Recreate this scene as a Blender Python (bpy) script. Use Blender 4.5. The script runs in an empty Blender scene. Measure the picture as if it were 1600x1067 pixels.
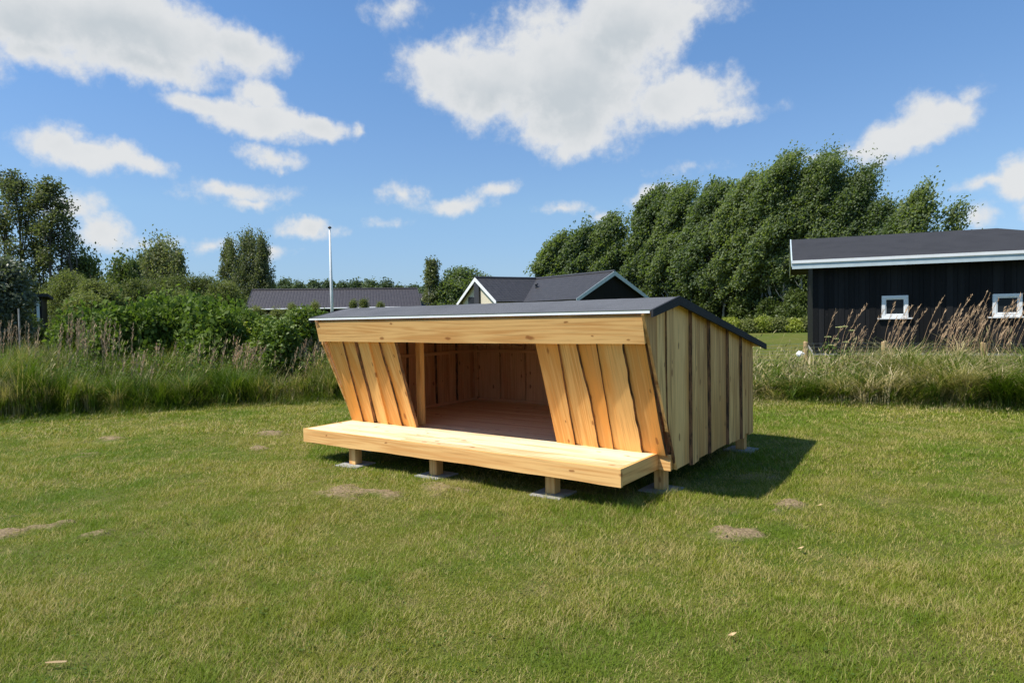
import bpy, math, random
import numpy as np
from mathutils import Vector

# ------------------------------------------------------------------ camera, light, exposure
SC = bpy.context.scene
COL = SC.collection
F_PX, PITCH, ROLL, YAW = 1050.03, -0.0358, 0.0193, -0.6253      # focal length in px of a 1600 px wide frame
CX, CY, CZ = 6.5155, -4.8571, 1.6
FWD = np.array([math.sin(YAW), math.cos(YAW), 0.0])
RGT = np.array([math.cos(YAW), -math.sin(YAW), 0.0])
CAM = np.array([CX, CY, CZ])
cam_d = bpy.data.cameras.new('camera')
cam = bpy.data.objects.new('camera', cam_d); COL.objects.link(cam)
cam_d.sensor_width = 36.0; cam_d.lens = 36.0 * F_PX / 1600.0
cam_d.clip_start = 0.05; cam_d.clip_end = 2000
cam.location = (CX, CY, CZ)
def cam_axes():
    f0 = FWD * math.cos(PITCH) + np.array([0, 0, math.sin(PITCH)])
    u0 = np.cross(RGT, f0)
    # image is rotated by ROLL: u' = u cos - v sin
    r = RGT * math.cos(ROLL) - u0 * math.sin(ROLL)
    u = RGT * math.sin(ROLL) + u0 * math.cos(ROLL)
    return r, u, f0
_r, _u, _f = cam_axes()
from mathutils import Matrix
cam.matrix_world = Matrix(((_r[0], _u[0], -_f[0], CX), (_r[1], _u[1], -_f[1], CY), (_r[2], _u[2], -_f[2], CZ), (0, 0, 0, 1)))
SC.camera = cam
def direction(u, v):
    return _r * (u - 800) + _u * (533.5 - v) + _f * F_PX
def at(u, v, D):
    """world point seen at photo pixel (u, v) at a distance D along the heading"""
    d = direction(u, v); return CAM + d * (D / (d @ FWD))

SUN_AB = (0.37, 0.50)
sun_dir = np.array([-SUN_AB[0], -SUN_AB[1], 1.0]); sun_dir /= np.linalg.norm(sun_dir)
sun_d = bpy.data.lights.new('sun', 'SUN'); sun_d.energy = 4.6; sun_d.angle = math.radians(0.53); sun_d.color = (1.0, 0.95, 0.87)
sun = bpy.data.objects.new('sun', sun_d); COL.objects.link(sun)
sun.rotation_euler = Vector(sun_dir).to_track_quat('Z', 'Y').to_euler()
SC.view_settings.view_transform = 'Standard'; SC.view_settings.look = 'None'
SC.view_settings.exposure = 0.5; SC.view_settings.gamma = 1.0
SC.cycles.max_bounces = 7; SC.cycles.transparent_max_bounces = 4
SC.cycles.diffuse_bounces = 4; SC.cycles.caustics_reflective = False; SC.cycles.caustics_refractive = False
SKY_STRENGTH = 0.135

# ------------------------------------------------------------------ node helpers
class NT:
    def __init__(s, tree): s.t = tree; s.n = tree.nodes; s.l = tree.links
    def node(s, typ, **kw):
        n = s.n.new(typ)
        for k, v in kw.items(): setattr(n, k, v)
        return n
    def put(s, sock, val):
        if isinstance(val, bpy.types.NodeSocket): s.l.new(val, sock)
        else: sock.default_value = val
    def math(s, op, a, b=0.0, c=None, clamp=False):
        n = s.node('ShaderNodeMath', operation=op, use_clamp=clamp)
        s.put(n.inputs[0], a); s.put(n.inputs[1], b)
        if c is not None: s.put(n.inputs[2], c)
        return n.outputs[0]
    def vmath(s, op, a, b=(0, 0, 0), out=0):
        n = s.node('ShaderNodeVectorMath', operation=op); s.put(n.inputs[0], a)
        if b is not None: s.put(n.inputs[1], b)
        return n.outputs[out]
    def noise(s, vec, scale, detail=3.0, rough=0.5, dist=0.0, out='Fac'):
        n = s.node('ShaderNodeTexNoise'); n.inputs['Scale'].default_value = scale
        n.inputs['Detail'].default_value = detail; n.inputs['Roughness'].default_value = rough
        n.inputs['Distortion'].default_value = dist
        if vec is not None: s.l.new(vec, n.inputs['Vector'])
        return n.outputs[out]
    def ramp(s, fac, stops, interp='LINEAR'):
        n = s.node('ShaderNodeValToRGB'); r = n.color_ramp; r.interpolation = interp
        while len(r.elements) < len(stops): r.elements.new(0.5)
        for e, (p, c) in zip(r.elements, stops): e.position = p; e.color = (*c, 1) if len(c) == 3 else c
        s.put(n.inputs[0], fac); return n.outputs[0]
    def mix(s, fac, a, b, blend='MIX'):
        n = s.node('ShaderNodeMix', data_type='RGBA', blend_type=blend)
        s.put(n.inputs[0], fac)
        for i, v in ((6, a), (7, b)):
            if not isinstance(v, bpy.types.NodeSocket) and len(v) == 3: v = (*v, 1)
            s.put(n.inputs[i], v)
        return n.outputs[2]
    def smooth(s, x, lo, hi):
        n = s.node('ShaderNodeMapRange', interpolation_type='SMOOTHSTEP')
        s.put(n.inputs[0], x); n.inputs[1].default_value = lo; n.inputs[2].default_value = hi
        n.inputs[3].default_value = 0; n.inputs[4].default_value = 1; return n.outputs[0]

def new_mat(name):
    m = bpy.data.materials.new(name); m.use_nodes = True
    t = NT(m.node_tree); b = t.n['Principled BSDF']
    return m, t, b
def bump(t, b, h, strength=0.3, dist=0.01):
    n = t.node('ShaderNodeBump'); n.inputs['Strength'].default_value = strength; n.inputs['Distance'].default_value = dist
    t.l.new(h, n.inputs['Height']); t.l.new(n.outputs[0], b.inputs['Normal'])

# ------------------------------------------------------------------ world: physical sky with fair-weather clouds
def build_world():
    w = bpy.data.worlds.new('World'); SC.world = w; w.use_nodes = True
    t = NT(w.node_tree); t.n.clear()
    out = t.node('ShaderNodeOutputWorld'); bg = t.node('ShaderNodeBackground'); t.l.new(bg.outputs[0], out.inputs[0])
    sky = t.node('ShaderNodeTexSky', sky_type='NISHITA'); sky.sun_disc = False
    sky.sun_elevation = math.asin(sun_dir[2]); sky.sun_rotation = math.atan2(sun_dir[0], sun_dir[1])
    sky.altitude = 400; sky.air_density = 1.0; sky.dust_density = 0.25; sky.ozone_density = 1.4
    tc = t.node('ShaderNodeTexCoord'); d = t.vmath('NORMALIZE', tc.outputs['Generated'], None)
    fx = t.vmath('DOT_PRODUCT', d, tuple(FWD), 1); rx = t.vmath('DOT_PRODUCT', d, tuple(RGT), 1)
    az = t.math('ARCTAN2', rx, fx)
    sep = t.node('ShaderNodeSeparateXYZ'); t.l.new(d, sep.inputs[0]); dz = sep.outputs[2]
    el = t.math('ARCSINE', dz)
    # domain warp
    n1 = t.noise(d, 9.0, 5, 0.6, 0, 'Color'); n1 = t.vmath('SUBTRACT', n1, (0.5, 0.5, 0.5))
    s1 = t.node('ShaderNodeSeparateXYZ'); t.l.new(n1, s1.inputs[0])
    az2 = t.math('MULTIPLY_ADD', s1.outputs[0], 0.07, az); el2 = t.math('MULTIPLY_ADD', s1.outputs[1], 0.045, el)
    n3 = t.noise(d, 38.0, 4, 0.6, 0, 'Color'); n3 = t.vmath('SUBTRACT', n3, (0.5, 0.5, 0.5))
    s3 = t.node('ShaderNodeSeparateXYZ'); t.l.new(n3, s3.inputs[0])
    az2 = t.math('MULTIPLY_ADD', s3.outputs[0], 0.022, az2); el2 = t.math('MULTIPLY_ADD', s3.outputs[1], 0.016, el2)
    # (u, v, half width, half height, tilt deg, strength) of each puff, read off as azimuth and elevation of the sky dome
    puffs = [(190, 42, 205, 66, -4, 1.25), (370, 78, 88, 38, -12, 1.0), (40, 25, 130, 58, 0, 1.1), (225, 100, 120, 30, -4, .95), (60, 80, 70, 30, -10, .8), (-160, 40, 160, 70, 0, 1.1),
             (405, 190, 105, 28, -6, 1.0), (325, 172, 62, 20, -8, .8), (415, 158, 50, 26, -25, .85), (490, 200, 62, 20, -8, .85), (560, 207, 16, 14, 0, .55),
             (140, 240, 90, 26, -6, .95), (90, 225, 50, 30, -10, .8), (215, 258, 70, 16, -8, .7), (428, 245, 42, 14, -4, .7),
             (365, 300, 68, 16, 0, .62), (395, 318, 36, 12, 0, .55), (475, 358, 46, 18, 0, .85), (160, 358, 46, 24, 0, .8), (240, 376, 40, 10, 0, .45),
             (105, 325, 50, 22, 0, .5), (335, 380, 34, 12, 0, .5), (415, 398, 34, 11, 0, .5),
             (620, 20, 40, 26, 0, .42), (628, 302, 30, 18, 0, .5), (710, 318, 52, 17, 0, .68), (765, 298, 42, 13, 12, .62), (605, 350, 28, 9, 0, .4),
             (890, 120, 150, 95, -8, 1.25), (975, 40, 120, 70, 15, 1.15), (760, 130, 130, 55, -8, 1.1), (700, 105, 85, 30, -10, .85), (1050, 155, 115, 42, 0, 1.0),
             (900, 195, 95, 45, 0, .95), (1110, 178, 90, 14, 0, .7), (1080, 10, 70, 22, 0, .6), (780, 75, 60, 14, 0, .55),
             (880, 322, 44, 11, 0, .62), (1018, 308, 32, 20, 0, .8), (1075, 265, 50, 9, 0, .3), (945, 335, 24, 8, 0, .35),
             (1425, 212, 92, 30, 18, .98), (1465, 185, 55, 28, -22, .85), (1380, 232, 60, 16, 8, .8), (1510, 155, 40, 16, 20, .42), (1330, 240, 26, 8, 0, .4),
             (1600, 290, 36, 36, 0, .85), (1545, 292, 55, 10, 0, .45), (1525, 342, 32, 18, 0, .7), (1262, 248, 24, 9, 0, .45), (1700, 310, 90, 50, 0, 1.0),
             (1900, 120, 170, 70, 0, 1.2), (2500, 60, 240, 60, 0, 1.1), (-900, 90, 240, 60, 0, 1.1), (-420, 250, 120, 30, 0, .9)]
    dens = None; low = None
    for (u, v, hw, hh, tilt, s) in puffs:
        if s < .8: s *= .86
        if -300 < u < 1900:
            q = direction(u, v); q = q / np.linalg.norm(q)
            a0 = math.atan2(q @ RGT, q @ FWD); e0 = math.asin(q[2])
            k = math.cos(a0) ** 1.4
        else:
            a0 = (u - 800) / 1050.0; e0 = 0.22 + (500 - v) / 1800.0; k = 1
        ra = hw / F_PX * k * 1.15; re = hh / F_PX * max(.3, math.cos(a0)) ** 0.9 * 1.15; th = math.radians(tilt)
        da = t.math('SUBTRACT', az2, a0); de = t.math('SUBTRACT', el2, e0)
        p = t.math('MULTIPLY_ADD', de, math.sin(th) / ra, t.math('MULTIPLY', da, math.cos(th) / ra))
        q_ = t.math('MULTIPLY_ADD', de, math.cos(th) / re, t.math('MULTIPLY', da, -math.sin(th) / re))
        r2 = t.math('MULTIPLY_ADD', p, p, t.math('MULTIPLY', q_, q_))
        f = t.math('MULTIPLY_ADD', t.math('SQRT', r2), -s, s)
        dens = f if dens is None else t.math('SMOOTH_MAX', dens, f, 0.06)
        if s > 1.04:
            g = t.math('MULTIPLY', t.math('MAXIMUM', f, 0.0), t.math('SUBTRACT', 0.35, q_))
            low = g if low is None else t.math('MAXIMUM', low, g)
    n2 = t.noise(d, 26.0, 7, 0.62); n4 = t.noise(d, 7.0, 4, 0.55)
    v1 = t.math('MULTIPLY_ADD', t.math('SUBTRACT', n2, 0.5), 1.15, dens)
    v1 = t.math('MULTIPLY_ADD', t.math('SUBTRACT', n4, 0.5), 0.35, v1)
    alpha = t.smooth(v1, -0.10, 0.50)
    alpha = t.math('POWER', alpha, 1.15)
    up = t.smooth(dz, 0.0, 0.03); alpha = t.math('MULTIPLY', alpha, up); alpha = t.math('MULTIPLY', alpha, 0.97)
    # cloud brightness: bright rims and tops, greyer thick middles and undersides
    n5 = t.noise(d, 11.0, 5, 0.5)
    g = t.math('MULTIPLY_ADD', low, 1.5, t.math('MULTIPLY', t.math('SUBTRACT', n5, 0.40), 1.9), clamp=True)
    g = t.math('MULTIPLY', g, t.smooth(v1, .25, 1.0))
    cc = t.mix(g, (4.05, 4.12, 4.16), (3.0, 3.25, 3.42))
    lum = t.mix(1.0, sky.outputs[0], SKY_TINT, 'MULTIPLY')
    # hand-set tint by elevation: makes the low sky duller than the physical one
    elev_tint = t.ramp(dz, [(0.0, (.40, .47, .62)), (.05, (.44, .51, .65)), (.08, (.50, .56, .66)), (.156, (.63, .69, .72)), (.24, (.66, .74, .79)), (.38, (.66, .81, .89)), (1.0, (.66, .85, .95))])
    lum = t.mix(1.0, lum, elev_tint, 'MULTIPLY')
    col = t.mix(alpha, lum, cc)
    t.l.new(col, bg.inputs[0]); bg.inputs[1].default_value = SKY_STRENGTH
SKY_TINT = (0.86, 0.92, 1.0)
build_world()

# ------------------------------------------------------------------ mesh helpers
def raw_mesh(name, verts, faces, mats, mat_idx=None, attrs=None, smooth=False):
    """verts (N,3); faces: (M,k) int array or a list of such arrays; attrs: {name: (kind, array per vertex)}"""
    if isinstance(faces, np.ndarray): faces = [faces]
    verts = np.asarray(verts, np.float32)
    loops = np.concatenate([f.ravel() for f in faces]).astype(np.int32)
    sizes = np.concatenate([np.full(len(f), f.shape[1], np.int32) for f in faces])
    starts = np.concatenate([[0], np.cumsum(sizes)[:-1]]).astype(np.int32)
    me = bpy.data.meshes.new(name)
    me.vertices.add(len(verts)); me.vertices.foreach_set('co', verts.ravel())
    me.loops.add(len(loops)); me.loops.foreach_set('vertex_index', loops)
    me.polygons.add(len(sizes)); me.polygons.foreach_set('loop_start', starts); me.polygons.foreach_set('loop_total', sizes)
    if mat_idx is not None: me.polygons.foreach_set('material_index', np.asarray(mat_idx, np.int32))
    if smooth: me.polygons.foreach_set('use_smooth', np.ones(len(sizes), bool))
    for k, (kind, arr) in (attrs or {}).items():
        a = me.attributes.new(k, kind, 'POINT')
        a.data.foreach_set('vector' if kind == 'FLOAT_VECTOR' else 'value', np.asarray(arr, np.float32).ravel())
    me.update(calc_edges=True)
    for m in mats: me.materials.append(m)
    return me
def link(name, me, parent=None, loc=None):
    o = bpy.data.objects.new(name, me); COL.objects.link(o)
    if parent is not None: o.parent = parent
    if loc is not None: o.location = loc
    return o
def tag(o, label=None, cat=None, group=None, kind=None):
    if label: o['label'] = label
    if cat: o['category'] = cat
    if group: o['group'] = group
    if kind: o['kind'] = kind
    return o
def thing(name, loc, label, cat, group=None, rz=0.0):
    o = bpy.data.objects.new(name, None); COL.objects.link(o); o.location = loc; o.rotation_euler = (0, 0, rz)
    o.empty_display_size = 0.3
    return tag(o, label, cat, group)

class MB:
    """collects solid pieces with a grain coordinate, a tint per piece and a material index per face"""
    def __init__(s, seed=0): s.v = []; s.f = []; s.g = []; s.t = []; s.m = []; s.rng = random.Random(seed)
    def hexa(s, P, G=None, mi=0, tint=None):
        """8 corners: 0-3 one end (ring), 4-7 the other"""
        b = len(s.v); s.v += [tuple(p) for p in P]
        r = s.rng; off = (r.uniform(0, 50), r.uniform(0, 50), r.uniform(0, 50)); tint = r.random() if tint is None else tint
        if G is None: G = P
        s.g += [(g[0] + off[0], g[1] + off[1], g[2] + off[2]) for g in G]; s.t += [tint] * 8
        for q in ((0, 3, 2, 1), (4, 5, 6, 7), (0, 1, 5, 4), (1, 2, 6, 5), (2, 3, 7, 6), (3, 0, 4, 7)):
            s.f.append(tuple(b + i for i in q)); s.m.append(mi)
    def box(s, lo, hi, grain='x', mi=0, tint=None):
        (x0, y0, z0), (x1, y1, z1) = lo, hi
        P = [(x0, y0, z0), (x1, y0, z0), (x1, y1, z0), (x0, y1, z0), (x0, y0, z1), (x1, y0, z1), (x1, y1, z1), (x0, y1, z1)]
        o = {'x': (1, 0, 2), 'y': (0, 1, 2), 'z': (0, 2, 1)}[grain]     # grain coordinate: (across, along, normal)
        s.hexa(P, [(p[o[0]], p[o[1]], p[o[2]]) for p in P], mi, tint)
    def bar(s, a, b, w, h, up=(0, 0, 1), mi=0, tint=None):
        a = np.array(a, float); b = np.array(b, float); d = b - a; L = np.linalg.norm(d); d /= L
        up = np.array(up, float); sd = np.cross(d, up); sd /= np.linalg.norm(sd); up = np.cross(sd, d)
        P = []; G = []
        for e, pt in ((0, a), (L, b)):
            for (i, j) in ((-1, -1), (1, -1), (1, 1), (-1, 1)):
                P.append(pt + sd * i * w / 2 + up * j * h / 2); G.append((i * w / 2, e, j * h / 2))
        s.hexa(P, G, mi, tint)
    def strip(s, rings, grains, mis, tint=None, caps=True):
        """rings: list of equal-length vertex rings along the length; mis: material per side of the ring"""
        n = len(rings[0]); b = len(s.v); r = s.rng
        off = (r.uniform(0, 50), r.uniform(0, 50), r.uniform(0, 50)); tint = r.random() if tint is None else tint
        for ring, gr in zip(rings, grains):
            s.v += [tuple(p) for p in ring]; s.g += [(g[0] + off[0], g[1] + off[1], g[2] + off[2]) for g in gr]; s.t += [tint] * n
        for k in range(len(rings) - 1):
            for i in range(n):
                j = (i + 1) % n
                s.f.append((b + k * n + i, b + k * n + j, b + (k + 1) * n + j, b + (k + 1) * n + i)); s.m.append(mis[i])
        if caps:
            s.f.append(tuple(b + i for i in reversed(range(n)))); s.m.append(0)
            e = b + (len(rings) - 1) * n; s.f.append(tuple(e + i for i in range(n))); s.m.append(0)
    def tube(s, pts, radii, n=8, mi=0, tint=None):
        rings = []; gr = []; L = 0
        pts = [np.array(p, float) for p in pts]
        for k, p in enumerate(pts):
            d = pts[min(k + 1, len(pts) - 1)] - pts[max(k - 1, 0)]; d /= np.linalg.norm(d) + 1e-9
            ref = np.array([1, 0, 0]) if abs(d[0]) < .8 else np.array([0, 1, 0])
            a = np.cross(d, ref); a /= np.linalg.norm(a); c = np.cross(d, a)
            if k: L += np.linalg.norm(p - pts[k - 1])
            rings.append([p + radii[k] * (a * math.cos(2 * math.pi * i / n) + c * math.sin(2 * math.pi * i / n)) for i in range(n)])
            gr.append([(radii[k] * math.cos(6.283 * i / n), L, radii[k] * math.sin(6.283 * i / n)) for i in range(n)])
        s.strip(rings, gr, [mi] * n, tint)
    def build(s, name, mats, parent=None, smooth=False, bevel=0.0):
        me = bpy.data.meshes.new(name); me.from_pydata([tuple(map(float, v)) for v in s.v], [], s.f); me.update()
        a = me.attributes.new('grain', 'FLOAT_VECTOR', 'POINT'); a.data.foreach_set('vector', np.asarray(s.g, np.float32).ravel())
        a = me.attributes.new('tint', 'FLOAT', 'POINT'); a.data.foreach_set('value', np.asarray(s.t, np.float32))
        mats = mats if isinstance(mats, (list, tuple)) else [mats]
        for m in mats: me.materials.append(m)
        me.polygons.foreach_set('material_index', np.asarray(s.m, np.int32))
        if smooth: me.polygons.foreach_set('use_smooth', np.ones(len(s.f), bool))
        o = link(name, me, parent)
        if bevel:
            b = o.modifiers.new('bevel', 'BEVEL'); b.width = bevel; b.segments = 2; b.limit_method = 'ANGLE'; b.angle_limit = math.radians(50)
        return o

# ------------------------------------------------------------------ materials
def wood_mat(name, light, dark, knots=True, rough=0.55, orange=None, orange_low=False):
    m, t, b = new_mat(name)
    g = t.node('ShaderNodeAttribute', attribute_name='grain').outputs['Vector']
    ti = t.node('ShaderNodeAttribute', attribute_name='tint').outputs['Fac']
    v = t.vmath('MULTIPLY', g, (22, 1.1, 22)); n1 = t.noise(v, 1.0, 4, .6, .6)
    v2 = t.vmath('MULTIPLY', g, (90, 2.0, 90)); n2 = t.noise(v2, 1.0, 3, .6)
    v3 = t.vmath('MULTIPLY', g, (4, .8, 4)); n3 = t.noise(v3, 1.0, 3, .5)
    # cathedral rings
    v4 = t.vmath('MULTIPLY', g, (7, .35, 7)); n4 = t.noise(v4, 1.0, 2, .4); ring = t.math('SINE', t.math('MULTIPLY', n4, 60.0))
    fac = t.math('MULTIPLY_ADD', n1, .75, t.math('MULTIPLY', n3, .55)); fac = t.math('MULTIPLY_ADD', ring, .15, fac)
    fac = t.math('MULTIPLY_ADD', t.math('SUBTRACT', ti, .5), .55, fac)
    c = t.mix(t.smooth(fac, .42, .92), light, dark)
    if orange is not None: c = t.mix(t.smooth(n3, .45, .75), c, orange)
    c = t.mix(t.math('MULTIPLY', t.smooth(n2, .5, .72), .42), c, tuple(x * .55 for x in dark))
    if knots:
        vo = t.node('ShaderNodeTexVoronoi', feature='F1', voronoi_dimensions='2D'); vo.inputs['Scale'].default_value = 1.0
        w = t.vmath('ADD', t.vmath('MULTIPLY', g, (6.5, 3.2, .5)), t.vmath('MULTIPLY', t.noise(g, 9, 2, .5, 0, 'Color'), (.25, .25, 0)))
        t.l.new(w, vo.inputs['Vector'])
        rnd = t.node('ShaderNodeSeparateColor'); t.l.new(vo.outputs['Color'], rnd.inputs[0])
        sel = t.math('GREATER_THAN', rnd.outputs[0], .70)
        size = t.math('MULTIPLY_ADD', rnd.outputs[1], .12, .06)
        k = t.math('MULTIPLY', t.math('SUBTRACT', 1.0, t.math('DIVIDE', vo.outputs['Distance'], size), clamp=True), sel)
        k = t.smooth(k, 0.0, .55)
        c = t.mix(t.math('MULTIPLY', k, .75), c, (dark[0] * .42, dark[1] * .28, dark[2] * .22))
    t.l.new(c, b.inputs['Base Color']); b.inputs['Roughness'].default_value = rough
    b.inputs['Specular IOR Level'].default_value = .3
    bump(t, b, t.math('MULTIPLY_ADD', n2, .5, n1), .25, .003)
    return m
def simple_mat(name, col, rough=.6, metallic=0.0, var=.15, scale=8.0, spec=.4, bmp=0.0, grain=False):
    m, t, b = new_mat(name)
    co = t.node('ShaderNodeTexCoord').outputs['Object']
    n = t.noise(co, scale, 5, .6)
    c = t.mix(t.smooth(n, .3, .7), tuple(x * (1 - var) for x in col), tuple(min(1, x * (1 + var)) for x in col))
    t.l.new(c, b.inputs['Base Color']); b.inputs['Roughness'].default_value = rough; b.inputs['Metallic'].default_value = metallic
    b.inputs['Specular IOR Level'].default_value = spec
    if bmp: bump(t, b, t.noise(co, scale * 12, 3, .6), bmp, .004)
    return m
def bark_mat(name, c1, c2, sx=30, sy=6):
    m, t, b = new_mat(name)
    g = t.node('ShaderNodeAttribute', attribute_name='grain').outputs['Vector']
    n = t.noise(t.vmath('MULTIPLY', g, (sx, sy, sx)), 1.0, 4, .65)
    t.l.new(t.mix(t.smooth(n, .35, .65), c1, c2), b.inputs['Base Color']); b.inputs['Roughness'].default_value = .9
    bump(t, b, n, .8, .01); return m
def leaf_mat(name, c1, c2, c3, trans=.35, rough=.5, spec=.35, world_scale=.5, back=None):
    m, t, b = new_mat(name)
    a = t.node('ShaderNodeAttribute', attribute_name='lc').outputs['Fac']
    co = t.node('ShaderNodeTexCoord').outputs['Object']
    n = t.noise(co, world_scale, 3, .6)
    c = t.mix(a, c1, c2); c = t.mix(t.math('MULTIPLY', t.smooth(n, .4, .7), .5), c, c3)
    oi = t.node('ShaderNodeObjectInfo').outputs['Random']
    hs = t.node('ShaderNodeHueSaturation'); t.l.new(c, hs.inputs['Color'])
    t.put(hs.inputs['Value'], t.math('MULTIPLY_ADD', oi, .45, .88)); t.put(hs.inputs['Hue'], t.math('MULTIPLY_ADD', oi, -.02, .508)); hs.inputs['Saturation'].default_value = .95
    c = hs.outputs[0]
    if back is not None:
        geo = t.node('ShaderNodeNewGeometry'); c = t.mix(t.math('MULTIPLY', geo.outputs['Backfacing'], .7), c, back)
    t.l.new(c, b.inputs['Base Color']); b.inputs['Roughness'].default_value = rough; b.inputs['Specular IOR Level'].default_value = spec
    tr = t.node('ShaderNodeBsdfTranslucent'); t.l.new(t.mix(1.0, c, (1.1, 1.25, .6), 'MULTIPLY'), tr.inputs[0])
    mx = t.node('ShaderNodeMixShader'); mx.inputs[0].default_value = trans
    t.l.new(b.outputs[0], mx.inputs[1]); t.l.new(tr.outputs[0], mx.inputs[2]); t.l.new(mx.outputs[0], t.n['Material Output'].inputs[0])
    return m

M = {}
M['deck'] = wood_mat('deck_wood', (.92, .75, .48), (.66, .43, .21))
M['floor'] = wood_mat('floor_wood', (.86, .66, .42), (.76, .52, .30))
M['larch'] = wood_mat('larch_wood', (.84, .50, .19), (.66, .32, .10))
M['panel'] = wood_mat('panel_wood', (.86, .51, .18), (.70, .33, .085), orange=(.81, .35, .07))
M['clad'] = wood_mat('cladding_wood', (.90, .56, .22), (.50, .26, .09), orange=(.64, .31, .09))
M['inner'] = wood_mat('inner_wood', (.80, .46, .24), (.62, .30, .14))
M['bark'] = bark_mat('wane_bark', (.05, .025, .012), (.26, .12, .05))
M['trunk'] = bark_mat('trunk_bark', (.05, .042, .035), (.14, .12, .10), 8, 3)
M['pale_trunk'] = bark_mat('pale_bark', (.20, .19, .16), (.42, .40, .36), 6, 4)
def felt_mat(name, c1, c2, spark=.5):
    m, t, b = new_mat(name)
    co = t.node('ShaderNodeTexCoord').outputs['Object']
    n = t.noise(co, 220, 2, .7); n2 = t.noise(co, 2.2, 4, .6); 
    c = t.mix(t.smooth(n, .4, .62), c1, c2); c = t.mix(t.math('MULTIPLY', t.smooth(n2, .4, .75), .45), c, tuple(x * .72 for x in c1))
    t.l.new(c, b.inputs['Base Color']); b.inputs['Roughness'].default_value = .85; b.inputs['Specular IOR Level'].default_value = .25
    bump(t, b, n, .5, .003); return m
M['felt'] = felt_mat('roofing_felt', (.075, .078, .085), (.14, .143, .15))
M['felt_edge'] = felt_mat('felt_verge', (.022, .024, .028), (.045, .047, .052))
M['house_felt'] = felt_mat('house_roof_felt', (.028, .028, .030), (.046, .046, .049))
M['algae'] = simple_mat('green_felt_edge', (.06, .085, .055), .8)
M['drip'] = simple_mat('white_metal_trim', (.92, .92, .92), .3, 0.2, .03, 3, .6)
M['concrete'] = simple_mat('paver_concrete', (.33, .32, .30), .85, 0, .2, 14, .3, .4)
M['white'] = simple_mat('white_paint', (.78, .79, .78), .45, 0, .04, 5)
M['pale_blue'] = simple_mat('grey_painted_fascia', (.50, .58, .60), .5, 0, .06, 5)
M['cream'] = simple_mat('cream_render', (.62, .56, .42), .8, 0, .06, 5)
M['metal'] = simple_mat('flue_metal', (.05, .05, .055), .5, 0, .1, 5)
M['post'] = wood_mat('round_post_wood', (.50, .36, .18), (.34, .22, .10), knots=False)
M['wire'] = simple_mat('wire_metal', (.22, .24, .23), .5, .5, .1, 5)
def black_clad():
    m, t, b = new_mat('black_painted_boards')
    g = t.node('ShaderNodeAttribute', attribute_name='grain').outputs['Vector']
    n = t.noise(t.vmath('MULTIPLY', g, (16, .8, 16)), 1.0, 4, .6); n2 = t.noise(g, 6.0, 4, .6)
    ti = t.node('ShaderNodeAttribute', attribute_name='tint').outputs['Fac']
    f = t.math('MULTIPLY_ADD', n, .6, t.math('MULTIPLY', ti, .4))
    c = t.mix(t.smooth(f, .3, .8), (.006, .006, .0065), (.018, .018, .019)); c = t.mix(t.math('MULTIPLY', t.smooth(n2, .62, .72), .4), c, (.030, .027, .025))
    t.l.new(c, b.inputs['Base Color']); b.inputs['Roughness'].default_value = .65; b.inputs['Specular IOR Level'].default_value = .2
    bump(t, b, n, .4, .004); return m
M['black'] = black_clad()
def glass_mat():
    m, t, b = new_mat('window_glass')
    b.inputs['Base Color'].default_value = (.02, .025, .03, 1); b.inputs['Roughness'].default_value = .12
    b.inputs['Specular IOR Level'].default_value = .12
    return m
M['glass'] = glass_mat()
def tile_mat(name, c1, c2):
    m, t, b = new_mat(name)
    g = t.node('ShaderNodeAttribute', attribute_name='grain').outputs['Vector']
    sp = t.node('ShaderNodeSeparateXYZ'); t.l.new(g, sp.inputs[0])
    a = t.math('FRACT', t.math('DIVIDE', sp.outputs[0], .34)); c_ = t.math('FRACT', t.math('DIVIDE', sp.outputs[1], .30))
    row = t.smooth(a, .80, .98); colm = t.smooth(t.math('ABSOLUTE', t.math('SUBTRACT', c_, .5)), .30, .5)
    n = t.noise(g, 3.0, 3, .6)
    c = t.mix(t.smooth(n, .3, .7), c1, c2)
    c = t.mix(t.math('MULTIPLY', colm, .35), c, tuple(x * .3 for x in c1)); c = t.mix(t.math('MULTIPLY', row, .75), c, tuple(x * .25 for x in c1))
    t.l.new(c, b.inputs['Base Color']); b.inputs['Roughness'].default_value = .55; b.inputs['Specular IOR Level'].default_value = .4
    h = t.math('ADD', t.math('MULTIPLY', row, -1.0), t.math('MULTIPLY', colm, -.6))
    bump(t, b, h, .6, .04); return m
M['tile'] = tile_mat('dark_grey_roof_tiles', (.034, .033, .035), (.050, .048, .050))
M['tile2'] = tile_mat('brown_grey_roof_tiles', (.040, .035, .037), (.060, .053, .055))

# leaves
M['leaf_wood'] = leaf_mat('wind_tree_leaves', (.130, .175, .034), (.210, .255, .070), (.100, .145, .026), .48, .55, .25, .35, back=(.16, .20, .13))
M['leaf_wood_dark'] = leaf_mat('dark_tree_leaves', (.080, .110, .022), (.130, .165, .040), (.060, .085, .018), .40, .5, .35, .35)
M['leaf_poplar'] = leaf_mat('poplar_leaves', (.125, .145, .050), (.22, .23, .11), (.08, .10, .03), .42, .5, .35, .5)
M['leaf_willow'] = leaf_mat('willow_leaves', (.135, .160, .045), (.205, .220, .075), (.10, .125, .032), .4, .6, .2, .6)
M['leaf_knot'] = leaf_mat('broad_shrub_leaves', (.092, .148, .018), (.165, .225, .032), (.07, .115, .014), .38, .6, .2, .7)
M['leaf_glossy'] = leaf_mat('glossy_shrub_leaves', (.065, .11, .012), (.14, .20, .022), (.05, .09, .010), .3, .5, .35, .9)
M['leaf_yellow'] = leaf_mat('yellow_hedge_leaves', (.22, .26, .03), (.32, .34, .05), (.15, .20, .03), .4, .45, .4, .7)
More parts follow.
